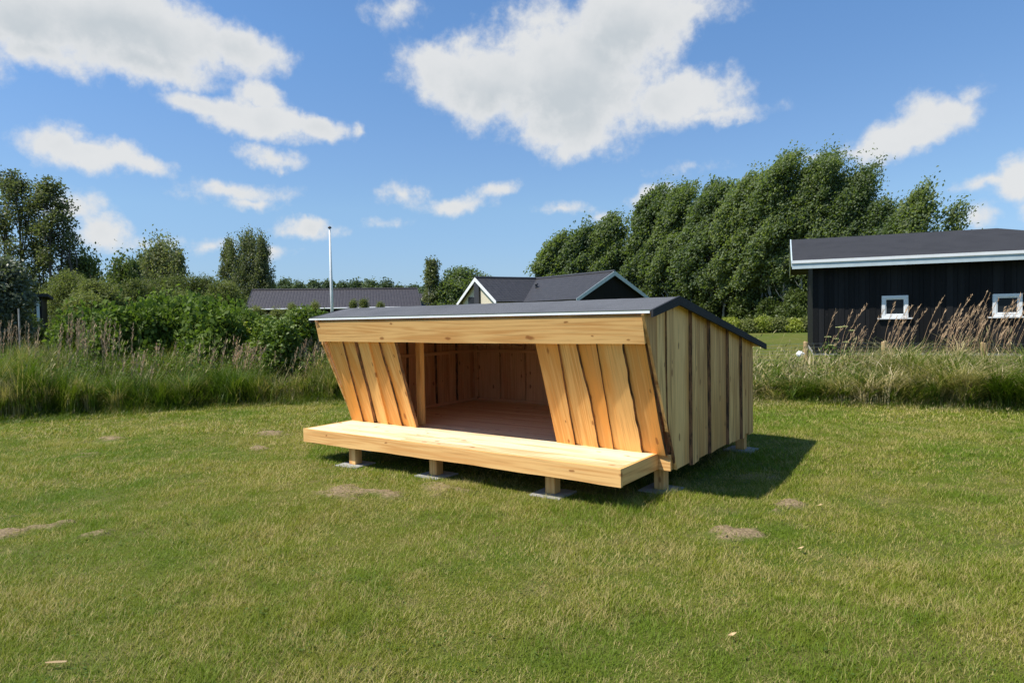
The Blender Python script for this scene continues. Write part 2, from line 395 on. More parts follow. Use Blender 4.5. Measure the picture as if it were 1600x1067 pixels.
M['leaf_silver'] = leaf_mat('silver_leaves', (.06, .08, .04), (.18, .20, .14), (.04, .05, .022), .3, .45, .4, .9)
M['leaf_far'] = leaf_mat('far_tree_leaves', (.085, .125, .055), (.13, .17, .085), (.07, .10, .045), .3, .6, .2, .1)
def grass_mat(name, lush, dull, straw, straw_amt=.35, s1=.35, lush2=None, trans=.35):
    m, t, b = new_mat(name)
    a = t.node('ShaderNodeAttribute', attribute_name='lc').outputs['Fac']
    h = t.node('ShaderNodeAttribute', attribute_name='hh').outputs['Fac']
    pos = t.node('ShaderNodeNewGeometry').outputs['Position']
    n = t.noise(pos, s1, 4, .65); n2 = t.noise(pos, s1 * 6, 3, .6)
    c = t.mix(t.smooth(n, .38, .62), lush, dull)
    mask = t.math('MULTIPLY_ADD', t.math('SUBTRACT', n2, .5), 1.6, t.math('MULTIPLY_ADD', t.math('SUBTRACT', n, .5), 1.5, straw_amt))
    # a blade is straw when its own random number lies under the local dryness
    isdry = t.smooth(t.math('SUBTRACT', mask, a), -.12, .12)
    c = t.mix(isdry, c, straw)
    c = t.mix(t.math('MULTIPLY', t.math('SUBTRACT', 1.0, h), .18), c, tuple(x * .6 for x in dull))
    t.l.new(c, b.inputs['Base Color']); b.inputs['Roughness'].default_value = .55; b.inputs['Specular IOR Level'].default_value = .25
    tr = t.node('ShaderNodeBsdfTranslucent'); t.l.new(t.mix(1.0, c, (1.1, 1.2, .6), 'MULTIPLY'), tr.inputs[0])
    mx = t.node('ShaderNodeMixShader'); mx.inputs[0].default_value = trans
    t.l.new(b.outputs[0], mx.inputs[1]); t.l.new(tr.outputs[0], mx.inputs[2]); t.l.new(mx.outputs[0], t.n['Material Output'].inputs[0])
    return m
M['lawn'] = grass_mat('lawn_blades', (.150, .225, .012), (.240, .260, .020), (.50, .40, .16), .32, .62)
M['tall'] = grass_mat('tall_grass_blades', (.085, .145, .012), (.155, .195, .024), (.40, .33, .15), .12, .9)
M['tall_right'] = grass_mat('tall_grass_blades_right', (.090, .145, .012), (.165, .200, .028), (.54, .44, .23), .30, 1.1)
M['plume'] = simple_mat('grass_plumes', (.58, .42, .26), .8, 0, .25, 3, .2)
M['plume_r'] = simple_mat('brown_reed_plumes', (.42, .29, .17), .8, 0, .25, 3, .2)
M['stalk'] = simple_mat('dry_stalks', (.46, .38, .24), .7, 0, .2, 3, .2)
M['stalk2'] = simple_mat('seeding_stalks', (.30, .26, .12), .7, 0, .3, 2, .2)
M['umbel'] = simple_mat('umbel_flowers', (.50, .52, .22), .7, 0, .2, 8, .2)

# ------------------------------------------------------------------ terrain
def smoothstep(x): x = np.clip(x, 0, 1); return x * x * (3 - 2 * x)
def band_d(x, y):
    dL = (x + 4.25) * -.819 + (y - 4.05) * .574
    dB = (x - 3.03) * -.194 + (y - 7.74) * .981
    return np.maximum(dL, dB)
rng = np.random.default_rng(7)
_lat = rng.random((64, 64))
def vnoise(x, y, s=1.0, o=0):
    x = np.asarray(x, float) * s + 100 + o * 7.3; y = np.asarray(y, float) * s + 100 + o * 3.1
    xi = np.floor(x).astype(int); yi = np.floor(y).astype(int); fx = x - xi; fy = y - yi
    fx = fx * fx * (3 - 2 * fx); fy = fy * fy * (3 - 2 * fy)
    g = lambda i, j: _lat[(xi + i) % 64, (yi + j) % 64]
    return (g(0, 0) * (1 - fx) + g(1, 0) * fx) * (1 - fy) + (g(0, 1) * (1 - fx) + g(1, 1) * fx) * fy
# bare molehill patches: x, y, radius along u, radius along v, heading, strength
SOIL = [(5.05, .03, .27, .17, .6, 1.0), (5.12, .95, .22, .13, .6, .9), (1.62, -.80, .36, .20, -.7, 1.0), (1.98, -.62, .20, .13, -.7, .85), (2.34, -.22, .38, .19, -.7, .62),
        (.30, -3.05, .50, .16, .75, .95), (.95, -2.65, .22, .10, .75, .55), (-1.89, .87, .34, .17, -.6, .9), (-1.10, .16, .24, .13, -.6, .85), (-3.56, -.55, .26, .14, -.6, .8),
        (-2.4, -1.31, .20, .12, -.6, .6), (4.62, 1.75, .3, .16, .7, .5), (-.3, -2.9, .2, .12, .2, .5), (6.9, 5.4, .3, .2, 0, .6)]
def soil(x, y):
    s = np.zeros_like(np.asarray(x, float))
    for (a, b, ru, rv, h, k) in SOIL:
        c, sn = math.cos(h + .625), math.sin(h + .625)
        dx = x - a; dy = y - b; u = (dx * c + dy * sn) / ru * 1.18; v = (-dx * sn + dy * c) / rv * 1.12
        r = np.sqrt(u * u + v * v) + (vnoise(x, y, 7, 1) - .5) * 1.1 + (vnoise(x, y, 26, 2) - .5) * .9
        s = np.maximum(s, k * np.clip(1.3 - r, 0, 1))
    return s
def terrain(x, y):
    x = np.asarray(x, float); y = np.asarray(y, float)
    d = band_d(x, y)
    z = .5 * smoothstep((d - .2) / 4.5)
    near = 1 - smoothstep(d / 3)
    z = z + near * ((vnoise(x, y, .8) - .5) * .05 + (vnoise(x, y, 3, 4) - .5) * .018) * np.where((x > -.5) & (x < 5) & (y > -.5) & (y < 4), .35, 1)
    return z + .035 * smoothstep(soil(x, y) * 1.4)
def ground_mesh():
    xs = np.concatenate([np.linspace(-600, -14, 24)[:-1], np.arange(-14, 11.001, .06), np.linspace(11, 600, 24)[1:]])
    ys = np.concatenate([np.linspace(-300, -6, 12)[:-1], np.arange(-6, 13.001, .06), np.linspace(13, 900, 30)[1:]])
    X, Y = np.meshgrid(xs, ys, indexing='ij'); Z = terrain(X, Y)
    nx, ny = X.shape
    V = np.stack([X, Y, Z], -1).reshape(-1, 3)
    i = np.arange((nx - 1))[:, None] * ny + np.arange(ny - 1)[None]; i = i.ravel()
    Fq = np.stack([i, i + ny, i + ny + 1, i + 1], -1)
    m, t, b = new_mat('lawn_soil')
    pos = t.node('ShaderNodeNewGeometry').outputs['Position']
    so = t.node('ShaderNodeAttribute', attribute_name='soil').outputs['Fac']
    n = t.noise(pos, .45, 4, .65); n2 = t.noise(pos, 2.7, 3, .6); n3 = t.noise(pos, 45, 4, .7); n4 = t.noise(pos, 160, 3, .7)
    g = t.mix(t.smooth(n, .38, .62), (.075, .115, .012), (.115, .125, .02))
    g = t.mix(t.math('MULTIPLY', t.smooth(n2, .45, .7), .6), g, (.20, .16, .07)); g = t.mix(t.math('MULTIPLY', t.smooth(n3, .45, .7), .55), g, (.055, .06, .018))
    s = t.mix(t.smooth(n3, .35, .65), (.17, .125, .07), (.35, .26, .15)); s = t.mix(t.smooth(n4, .55, .7), s, (.12, .085, .05))
    c = t.mix(t.smooth(t.math('MULTIPLY_ADD', t.math('SUBTRACT', n3, .5), .6, so), .15, .75), g, s)
    t.l.new(c, b.inputs['Base Color']); b.inputs['Roughness'].default_value = .95; b.inputs['Specular IOR Level'].default_value = .1
    bump(t, b, t.math('MULTIPLY_ADD', n4, .4, n3), .8, .02)
    me = raw_mesh('lawn_ground', V, Fq, [m], attrs={'soil': ('FLOAT', soil(X, Y).ravel())}, smooth=True)
    tag(link('ground', me), kind='structure')
ground_mesh()

# ------------------------------------------------------------------ grass
def blades(x, y, z, h, w, lean, ang, lc, segs=1, droop=1.0, bias=None):
    """ribbon blades; returns verts, faces list, lc, hh. segs 1 = one triangle, 2 = quad + triangle, 3 = two quads + triangle"""
    n = len(x); dx = np.cos(ang); dy = np.sin(ang)
    px, py = -dy * w / 2, dx * w / 2
    base = np.stack([x, y, z], -1)
    out = []; hh = []
    side = np.stack([px, py, np.zeros(n)], -1)
    lv = np.stack([dx * lean, dy * lean, np.zeros(n)], -1)
    if bias is not None: lv = lv + bias
    for k in range(segs + 1):
        s = k / segs
        c = base + lv * (s ** (1 + droop))[..., None] if np.ndim(s) else base + lv * s ** (1 + droop)
        c = c + np.stack([np.zeros(n), np.zeros(n), h * (s - .12 * s * s * droop)], -1)
        if k < segs:
            ww = 1 - .45 * s
            out += [c - side * ww, c + side * ww]; hh += [np.full(n, s)] * 2
        else: out.append(c); hh.append(np.ones(n))
    V = np.stack(out, 1); k = V.shape[1]; V = V.reshape(-1, 3)
    b0 = np.arange(n) * k
    faces = [np.stack([b0 + 2 * j, b0 + 2 * j + 1, b0 + 2 * j + 3, b0 + 2 * j + 2], -1) for j in range(segs - 1)]
    faces.append(np.stack([b0 + 2 * (segs - 1), b0 + 2 * (segs - 1) + 1, b0 + 2 * segs], -1))
    return V, faces, np.repeat(lc, k), np.stack(hh, 1).ravel()
def merge(parts):
    Vs, F3, F4, A, Hh = [], [], [], [], []; o = 0
    for V, fs, a, h in parts:
        for f in fs: (F4 if f.shape[1] == 4 else F3).append(f + o)
        Vs.append(V); A.append(a); Hh.append(h); o += len(V)
    faces = [np.concatenate(F) for F in (F4, F3) if F]
    return np.concatenate(Vs), faces, np.concatenate(A), np.concatenate(Hh)
PADS = [(.74, .13), (1.88, .20), (3.28, .21), (4.03, .88), (4.10, 3.02), (.15, .9), (.15, 3.0), (2.1, 3.0), (2.1, 1.9)]
def clear_of_pads(x, y, r=.135):
    k = np.ones(len(x), bool)
    for (a, b) in PADS: k &= ~((np.abs(x - a) < r) & (np.abs(y - b) < r))
    return k
def lawn():
    R = np.random.default_rng(11); parts = []
    for (d0, d1, dens, w, h, segs) in ((1.9, 4.2, 21000, .0027, .030, 2), (4.2, 6.5, 11000, .0040, .033, 1), (6.5, 9.5, 5600, .0065, .036, 1), (9.5, 16.5, 2300, .0115, .045, 1)):
        half0 = .90 * d1 + 2.6; n = int(dens * (d1 - d0) * 2 * half0)
        D = R.uniform(d0, d1, n); Xc = R.uniform(-half0, half0, n); k = (np.abs(Xc) < .84 * D + .35) | ((np.abs(Xc) < .90 * D + 2.6) & (R.random(n) < .4)); D = D[k]; Xc = Xc[k]
        x = CX + FWD[0] * D + RGT[0] * Xc; y = CY + FWD[1] * D + RGT[1] * Xc
        s = soil(x, y); bd = band_d(x, y)
        under = (x > .15) & (x < 4.0) & (y > .4) & (y < 3.1)
        k = (bd < .5) & clear_of_pads(x, y) & (R.random(len(x)) > np.clip((s - .2) * 1.1, 0, .80)) & ~(under & (R.random(len(x)) < .75))
        # small tufty density variation
        tuft = vnoise(x, y, 5, 3); k &= R.random(len(x)) < .45 + .8 * tuft
        x, y, s, tuft, bd = x[k], y[k], s[k], tuft[k], bd[k]; n = len(x)
        hv = h * (.45 + .9 * R.random(n)) * (.55 + .9 * vnoise(x, y, 2.2, 5)) * (1 - .5 * s) * (1 + 1.2 * smoothstep((bd + .6) / .8))
        ex = np.maximum(np.maximum(-.05 - x, x - 4.15), np.maximum(-.05 - y, y - 3.2)); hv *= 1 + 1.1 * np.exp(-(ex / .16) ** 2) * vnoise(x, y, 4, 7)
        long = R.random(n) < .02; hv[long] *= 1.7
        big = vnoise(x, y, .6, 6); lc = np.clip(R.random(n) + (big - .5) * .1, 0, 1)
        parts.append(blades(x, y, terrain(x, y) - .004, hv, w * R.uniform(.6, 1.4, n), hv * R.uniform(.2, 1.7, n), R.uniform(0, 6.283, n), lc, segs, .6))
    V, Fs, a, hh = merge(parts)
    me = raw_mesh('lawn_grass', V, Fs, [M['lawn']], attrs={'lc': ('FLOAT', a), 'hh': ('FLOAT', hh)})
    tag(link('lawn_grass', me), 'short mown lawn grass, green with dry straw patches', 'grass', kind='stuff')
lawn()

def on_left(s, d):   # s along the left edge line (0 at (-4.25,4.05)), d outward
    return -4.25 + .574 * s - .819 * d, 4.05 + .819 * s + .574 * d
def on_back(s, d):
    return 3.03 + .981 * s - .194 * d, 7.74 + .194 * s + .981 * d
def tall_grass():
    R = np.random.default_rng(5)
    # left band and behind the shelter
    parts = []
    for (n, dmin, dmax, h0, h1) in ((40000, -.15, .9, .35, .75), (42000, .5, 3.4, .6, 1.0), (12000, 2.5, 5.5, .6, .95)):
        s = R.uniform(-9.5, 4.5, n); d = R.uniform(dmin, dmax, n) + (vnoise(s, s * 0, 1.4) - .5) * .5
        x, y = on_left(s, d)
        k = (vnoise(x, y, 1.6, 2) > .22) | (R.random(n) < .35); x, y, d = x[k], y[k], d[k]; n = len(x)
        front = smoothstep((d - dmin) / .7) * .45 + .55
        h = R.uniform(h0 * .5, h1, n) * .9 * (.35 + .6 * vnoise(x, y, .9, 8) + .6 * vnoise(x, y, 3.1, 9)) * front
        parts.append(blades(x, y, terrain(x, y) - .02, h, R.uniform(.006, .016, n), h * R.uniform(.1, .75, n), R.uniform(0, 6.283, n), R.random(n), 3, 1.2))
    n = 34000; s = R.uniform(-9.5, 4.5, n); d = R.uniform(-.75, .35, n) + (vnoise(s, s * 0, 1.9) - .5) * .5; x, y = on_left(s, d); h = (.06 + .42 * smoothstep((d + .7) / 1.0)) * R.uniform(.5, 1.3, n) * (.5 + vnoise(x, y, 2.5, 3))
    parts.append(blades(x, y, terrain(x, y) - .01, h, R.uniform(.005, .012, n), h * R.uniform(.2, 1.3, n), R.uniform(0, 6.283, n), R.random(n), 2, 1.2))
    n = 4200; s = R.uniform(-9.5, 4.5, n); d = R.uniform(-.1, 2.2, n); x, y = on_left(s, d); h = R.uniform(.5, 1.2, n) * (.5 + .7 * vnoise(x, y, 1.4, 5)) * (.6 + .4 * smoothstep((d + .1) / .6))   # broad reed-like leaves
    parts.append(blades(x, y, terrain(x, y), h, R.uniform(.014, .028, n), h * R.uniform(.2, 1.5, n), R.uniform(0, 6.283, n), np.where(R.random(n) < .08, 0.0, R.uniform(.3, 1, n)), 3, 2.0))
    for c in range(900):     # tussocks: blades fanning out of one root, bent the same way
        x0, y0 = on_left(R.uniform(-9.5, 4.5), abs(R.normal(0, 1.2)) - .25); n = int(R.integers(50, 110)); hc = R.uniform(.35, 1.25) * (.55 + .8 * float(vnoise(x0, y0, 1.1, 4)))
        a0 = R.uniform(0, 6.283); x = x0 + R.normal(0, .06, n); y = y0 + R.normal(0, .06, n); h = hc * R.uniform(.5, 1.05, n)
        parts.append(blades(x, y, terrain(x, y) - .02, h, R.uniform(.007, .016, n), h * R.uniform(.08, .65, n), a0 + R.normal(0, 1.1, n), np.clip(R.random() * .9 + R.normal(0, .12, n), 0, 1), 3, 1.5))
    V, Fs, a, hh = merge(parts)
    me = raw_mesh('tall_grass', V, Fs, [M['tall']], attrs={'lc': ('FLOAT', a), 'hh': ('FLOAT', hh)})
    tag(link('tall_grass', me), 'tall unmown green grass along the left edge of the lawn', 'tall grass', kind='stuff')
    parts = []
    wind = np.array([RGT[0], RGT[1], 0.0])
    for (n, dmin, dmax, h0, h1) in ((32000, -.1, .8, .28, .50), (42000, .5, 3.2, .35, .60), (9000, 2.4, 3.6, .3, .5)):
        s = R.uniform(-5.5, 8.5, n); d = R.uniform(dmin, dmax, n) + (vnoise(s, s * 0, 1.7) - .5) * .5
        x, y = on_back(s, d)
        k = (vnoise(x, y, 1.8, 2) > .2) | (R.random(n) < .35); x, y, d, s = x[k], y[k], d[k], s[k]; n = len(x)
        front = smoothstep((d - dmin) / .6) * .45 + .55
        h = R.uniform(h0 * .5, h1, n) * (.35 + .6 * vnoise(x, y, 1.1, 8) + .7 * vnoise(x, y, 3.3, 9)) * front * (.52 + .48 * smoothstep((s - .9) / 1.2))
        parts.append(blades(x, y, terrain(x, y) - .02, h, R.uniform(.006, .017, n), h * R.uniform(.2, 1.1, n), R.uniform(0, 6.283, n), R.random(n), 3, 1.4, bias=wind * (h * .25)[:, None]))
    n = 34000; s = R.uniform(-5.5, 8.5, n); d = R.uniform(-.75, .35, n) + (vnoise(s, s * 0, 1.9) - .5) * .5; x, y = on_back(s, d); h = (.06 + .38 * smoothstep((d + .7) / 1.0)) * R.uniform(.5, 1.3, n) * (.5 + vnoise(x, y, 2.5, 3))
    parts.append(blades(x, y, terrain(x, y) - .01, h, R.uniform(.005, .013, n), h * R.uniform(.2, 1.3, n), R.uniform(0, 6.283, n), R.random(n), 2, 1.2))
    n = 5200; s = R.uniform(-5.5, 8.5, n); d = R.uniform(-.1, 2.2, n); x, y = on_back(s, d); h = R.uniform(.4, 1.0, n) * (.5 + .7 * vnoise(x, y, 1.4, 5)) * (.6 + .4 * smoothstep((d + .1) / .6))   # broad reed-like leaves
    parts.append(blades(x, y, terrain(x, y), h, R.uniform(.014, .028, n), h * R.uniform(.2, 1.5, n), R.uniform(0, 6.283, n), np.where(R.random(n) < .25, 0.0, R.uniform(.3, 1, n)), 3, 2.0))
    for c in range(1100):
        x0, y0 = on_back(R.uniform(-5.5, 8.5), abs(R.normal(0, 1.1)) - .3); n = int(R.integers(45, 110)); hc = R.uniform(.3, 1.15) * (.55 + .8 * float(vnoise(x0, y0, 1.3, 4))) * (.5 + .5 * float(smoothstep((x0 - 3.7) / 1.3)))
        a0 = R.uniform(0, 6.283); x = x0 + R.normal(0, .06, n); y = y0 + R.normal(0, .06, n); h = hc * R.uniform(.5, 1.05, n)
        parts.append(blades(x, y, terrain(x, y) - .02, h, R.uniform(.007, .018, n), h * R.uniform(.2, 1.4, n), a0 + R.normal(0, 1.0, n), np.clip(R.random() * .9 + R.normal(0, .12, n), 0, 1), 3, 1.8))
    V, Fs, a, hh = merge(parts)
    me = raw_mesh('tall_grass', V, Fs, [M['tall_right']], attrs={'lc': ('FLOAT', a), 'hh': ('FLOAT', hh)})
    tag(link('tall_grass', me), 'tall tangled grass with straw in front of the black house', 'tall grass', kind='stuff')
tall_grass()

def plumes(name, label, mat, spots, h0, h1, lean, seed, dense=1.0, head=.32):
    """flowering stalks: a thin stem with a feathery head of many small spikelets"""
    R = np.random.default_rng(seed); parts = []
    W = np.array([RGT[0], RGT[1], 0.0])
    for (x, y) in spots:
        z = float(terrain(x, y)); h = R.uniform(h0, h1); L = lean * h * R.uniform(.4, 1.4); side = R.normal(0, .06) * h
        tt = np.linspace(0, 1, 6)
        cur = lambda s: np.array([x, y, z]) + W * (L * s ** 2) + FWD * side * s + np.array([0, 0, h * s])
        # stem as crossed thin ribbons
        P = np.array([cur(s) for s in tt]); 
        for sd in (W, FWD):
            w = .0035; A = P - sd * w; B = P + sd * w; V = np.concatenate([A, B]); i = np.arange(5)
            parts.append((V, [np.stack([i, i + 1, i + 7, i + 6], -1)], np.full(12, .5), np.full(12, .7)))
        m = int(46 * dense); s = R.uniform(1 - head, 1.0, m)
        c = np.array([cur(q) for q in s]); tap = np.sin(np.clip((s - (1 - head)) / head, 0, 1) * 2.6 + .35)
        dirs = R.normal(0, 1, (m, 3)); dirs /= np.linalg.norm(dirs, axis=1)[:, None]; dirs = dirs * .38 + W * .5 * (1 if lean > .25 else .1) + np.array([0, 0, .9])
        dirs /= np.linalg.norm(dirs, axis=1)[:, None]
        ln = (.045 + .05 * R.random(m)) * (.5 + tap)
        off = R.normal(0, .006, (m, 3)); sd = np.cross(dirs, R.normal(0, 1, (m, 3))); sd /= np.linalg.norm(sd, axis=1)[:, None]
        a = c + off; b = a + dirs * ln[:, None]; md = (a + b) / 2
        V = np.stack([a, md + sd * .0045, b, md - sd * .0045], 1).reshape(-1, 3); i = np.arange(m) * 4
        parts.append((V, [np.stack([i, i + 1, i + 2, i + 3], -1)], np.full(4 * m, .5), np.full(4 * m, .7)))
    V, Fs, a, hh = merge(parts)
    tag(link(name, raw_mesh(name, V, Fs, [mat])), label, 'flowering grass', kind='stuff')
def scatter(u0, u1, D0, D1, n, seed):
    R = random.Random(seed); out = []
    for _ in range(n):
        u = R.uniform(u0, u1); D = R.uniform(D0, D1); p = at(u, 560, D); out.append((p[0], p[1]))
    return out

# ------------------------------------------------------------------ the shelter
X0, X1 = .0276, 4.1678                      # outside faces of the side walls
ZT, ZB, YW, YB = .3601, .2137, .7448, 3.165
RFY, RFZ, RIY, RIZ, REY, REZ = .2062, 1.6374, .7776, 1.7548, 3.487, 1.2166
RX0, RX1 = -.084, 4.2707
def roof_top(y): return RFZ + (RIZ - RFZ) * (y - RFY) / (RIY - RFY) if y < RIY else RIZ + (REZ - RIZ) * (y - RIY) / (REY - RIY)
def lean_y(z): return YW + (z - ZT) * (.285 - YW) / (1.3567 - ZT)
def wavy(R, amp, waves=3):
    k = [(R.uniform(.5, 1.6), R.uniform(0, 6.28), R.uniform(.4, 1)), (R.uniform(2, 4), R.uniform(0, 6.28), R.uniform(.15, .45)), (R.uniform(6, 9), R.uniform(0, 6.28), R.uniform(.05, .18)), (R.uniform(15, 22), R.uniform(0, 6.28), .06)]
    return lambda t: amp * sum(a * math.sin(w * t * 2.2 + p) for w, p, a in k)
def board(mb, fmap, sa, sb, ta, tb, nl, nr, th, waneL=0., waneR=0., rows=16, tint=None):
    """one sawn plank: sa(t), sb(t) edges; ta(s), tb(s) ends; nl, nr how far its two edges stand out; wane = width of the sloping bark edge"""
    rings = []; gr = []
    for k in range(rows + 1):
        q = k / rows
        tm = ta(0) + (tb(0) - ta(0)) * q if False else None
        def pt(side, n_extra, ds):
            s = None; t = None
            # end heights depend on s, edges on t: two rounds settle both
            t = ta(0) * (1 - q) + tb(0) * q
            for _ in range(3):
                s = (sa(t) if side == 0 else sb(t)) + ds
                t = ta(s) * (1 - q) + tb(s) * q
            n = (nl if side == 0 else nr) + n_extra
            return (s, t, n)
        loc = [pt(0, 0, 0), pt(0, th, waneL), pt(1, th, -waneR), pt(1, 0, 0)]
        rings.append([fmap(*l) for l in loc]); gr.append(loc)
    mb.strip(rings, gr, [1 if waneL > 0 else 0, 0, 1 if waneR > 0 else 0, 0], tint)

def build_shelter():
    root = thing('wooden_shelter', (0, 0, 0), 'new open-fronted wooden shelter with live-edge boards, black felt roof and front deck', 'shelter')
    W2 = [M['larch'], M['bark']]
    R = random.Random(3)
    # deck: boards running along the front
    mb = MB(1); y = .034; i = 0
    while y < YW + .12 - .02:
        w = .118; x = 0.002
        cut = R.uniform(1.0, 3.2)
        for (a, b) in ((.032, cut), (cut + .0015, 4.0635 - .032)):
            mb.box((a, y, ZT - .028), (b, min(y + w, YW + .12), ZT - .001 * R.random()), 'x')
        y += w + .007; i += 1
    mb.build('deck_boards', [M['deck']], root, bevel=.0015)
    # front beam with a live lower edge
    mb = MB(2); wv = wavy(R, .006)
    fm = lambda s, t, n: (t, .032 - n, s)
    board(mb, fm, lambda t: ZB + wv(t), lambda t: ZT + .001, lambda s: 0.0, lambda s: 4.0635, 0, 0, .032, 0, 0, 40, .35)
    mb.build('deck_front_beam', W2, root)
    # torn underside bark of the beam at the left
    mb = MB(22); wv2 = wavy(R, .008)
    board(mb, lambda s, t, n: (t, .10 - n, s), lambda t: ZB - .022 + wv2(t), lambda t: ZB + .02, lambda s: .08, lambda s: 1.75, 0, 0, .05, .004, 0, 30, .4)
    mb.build('joist_edge', [M['larch'], M['bark']], root)
    for s, x in ((0, 0.0), (1, 4.0635)):
        mb = MB(5 + s)
        xa, xb = (x, x + .03) if s == 0 else (x - .03, x)
        mb.box((xa, .033, ZB + .004), (xb, YW + .015, ZT + .0005), 'y', tint=.3)
        mb.build('deck_end_beam', W2, root, bevel=.002)
    # beam under the front wall, showing beyond the deck
    mb = MB(8); mb.box((X0 - .02, YW + .016, ZB), (X1 + .004, YW + .06, ZT - .03), 'x', tint=.4)
    mb.build('wall_beam', W2, root, bevel=.002)
    mb = MB(88); mb.box((4.0645, YW - .006, ZB - .002), (X1 + .012, YW + .014, ZT - .001), 'x', tint=.3)
    mb.build('wall_beam_end', W2, root, bevel=.002)
    # joists below
    mb = MB(9)
    for x in (.1, .75, 1.4, 2.05, 2.7, 3.35, 4.0): mb.box((x - .0225, .06, ZB + .005), (x + .0225, YB - .06, ZT - .03), 'y')
    mb.build('floor_joists', [M['inner']], root)
    # inner floor
    mb = MB(10); y = YW + .123
    while y < YB - .06:
        cut = R.uniform(1, 3.1)
        for (a, b) in ((X0 + .04, cut), (cut + .0015, X1 - .04)): mb.box((a, y, ZT - .029), (b, min(y + .118, YB - .05), ZT - .0015 * R.random() - .001), 'x')
        y += .121
    mb.build('floor', [M['floor']], root, bevel=.0015)
    # leaning front panels
    dl = math.hypot(YW - .338, .9967); dy, dz = -(YW - .338) / dl, .9967 / dl
    def pmap(s, t, n): return (s, YW + dy * t - dz * n, ZT + .002 + dz * t + dy * n)
    def panel(edges, seed):
        mb = MB(seed); Rr = random.Random(seed)
        for (b0, b1, t0, t1, wL, wR, amp, nn) in edges:
            wa = wavy(Rr, amp * .25); wb = wavy(Rr, amp)
            fa = lambda t, b0=b0, t0=t0, wa=wa: b0 + (t0 - b0) * t / 1.08 + wa(t)
            fb = lambda t, b1=b1, t1=t1, wb=wb: b1 + (t1 - b1) * t / 1.08 + wb(t)
            board(mb, pmap, fa, fb, lambda s: 0, lambda s: 1.095, nn - .012, nn + .014, .022, wL, wR, 44)
        return mb.build('front_panel', [M['panel'], M['bark']], root)
    panel([(-.012, .225, .05, .37, .0, .004, .007, 0), (.19, .44, .33, .60, 0, .022, .013, .0), (.455, .66, .60, .80, 0, 0, .004, .0), (.62, .90, .76, .985, 0, .006, .010, .004), (.87, 1.135, .95, 1.235, 0, .020, .012, 0)], 31)
    o = panel([(3.0, 3.225, 3.04, 3.30, 0, .004, .006, 0), (3.19, 3.475, 3.27, 3.52, 0, .008, .018, 0), (3.44, 3.635, 3.49, 3.695, 0, .004, .006, 0), (3.60, 3.945, 3.66, 3.945, 0, .009, .024, .006), (3.90, 4.158, 3.90, 4.160, 0, .010, .006, 0)], 32)
    # header board
    mb = MB(33)
    hl = math.hypot(.0512, .2296); hy, hz = -.0512 / hl, .2296 / hl
    hw = wavy(random.Random(4), .004)
    board(mb, lambda s, t, n: (t, .2588 + hy * s + hz * (.034 - n), 1.3567 + hz * s - hy * (.034 - n)), lambda t: hw(t), lambda t: hl, lambda s: X0 - .02, lambda s: X1 + .002, 0, 0, .034, 0, 0, 40, .3)
    mb.build('header_board', W2, root)
    mb = MB(34); mb.bar((X0 - .01, .262, RFZ - .055), (X1, .262, RFZ - .055), .05, .05, tint=.8); mb.build('eave_batten', [M['clad']], root)
    # side walls (right one seen outside, left one seen inside)
    def side(x, sign, seed, inner=False):
        mb = MB(seed); Rr = random.Random(seed)
        B = [(.17, 0), (.44, 0), (.625, 1), (.80, 0), (1.157, 1), (1.39, 0), (1.652, 1), (1.93, 0), (2.214, 1), (2.42, 0), (2.53, 0), (2.672, 1), (2.84, 0), (2.99, 0), (3.165, 0)]
        for (y0, bark), (y1, nxt) in zip(B[:-1], B[1:]):
            wa = wavy(Rr, .007 if bark else .001); zb = .205 + Rr.uniform(-.018, .018)
            if y0 < .7: zb = .21
            fa = lambda t, y0=y0, wa=wa: max(y0 + wa(t), lean_y(t) + .012)
            fb = lambda t, y1=y1, nxt=nxt: max(y1 + (.02 if nxt else 0.0), lean_y(t) + .0125)
            fm = lambda s, t, n: (x + sign * n, s, t)
            top = lambda s: roof_top(max(s, .21)) - .035
            zz = zb
            if y1 + .02 < lean_y(zb): zz = ZT + (YW - (y1 + .02)) / (YW - .285) * (1.3567 - ZT)
            n0 = (.010 if y0 < .7 else .024) if bark else .0
            board(mb, fm, fa, fb, lambda s, zz=zz: zz, top, n0 if bark else Rr.uniform(0, .004), -.004 if nxt else Rr.uniform(-.003, .003), .026, (.008 if y0 < .7 else .022) if bark else 0, 0, 26)
        return mb.build('side_wall', [M['inner'] if inner else M['clad'], M['bark']], root)
    side(X1 + .002, 1, 41); side(X0 - .002, 1, 42, True)
    # outer skin of the left wall (away from the camera)
    mb = MB(43)
    yy = .3
    while yy < 3.15:
        w = R.uniform(.18, .3); y1 = min(yy + w, 3.165); z0 = .21
        a = max(yy, .2)
        zl = ZT + (YW - a) / (YW - .285) * (1.3567 - ZT) if a < YW else .21
        mb.hexa([(X0 - .03, a, zl), (X0 - .006, a, zl), (X0 - .006, y1, max(.21, min(zl, ZT + (YW - y1) / (YW - .285) * (1.3567 - ZT)))), (X0 - .03, y1, max(.21, min(zl, ZT + (YW - y1) / (YW - .285) * (1.3567 - ZT)))),
                 (X0 - .03, a, roof_top(a) - .04), (X0 - .006, a, roof_top(a) - .04), (X0 - .006, y1, roof_top(y1) - .04), (X0 - .03, y1, roof_top(y1) - .04)],
                [(q, z, 0) for q, z in ((a, .2), (a, .2), (y1, .2), (y1, .2), (a, 1.5), (a, 1.5), (y1, 1.5), (y1, 1.5))])
        yy = y1 + .004
    mb.build('outer_cladding', [M['clad']], root)
    # back wall
    mb = MB(44); Rr = random.Random(9); xx = X0 + .03; k = 0
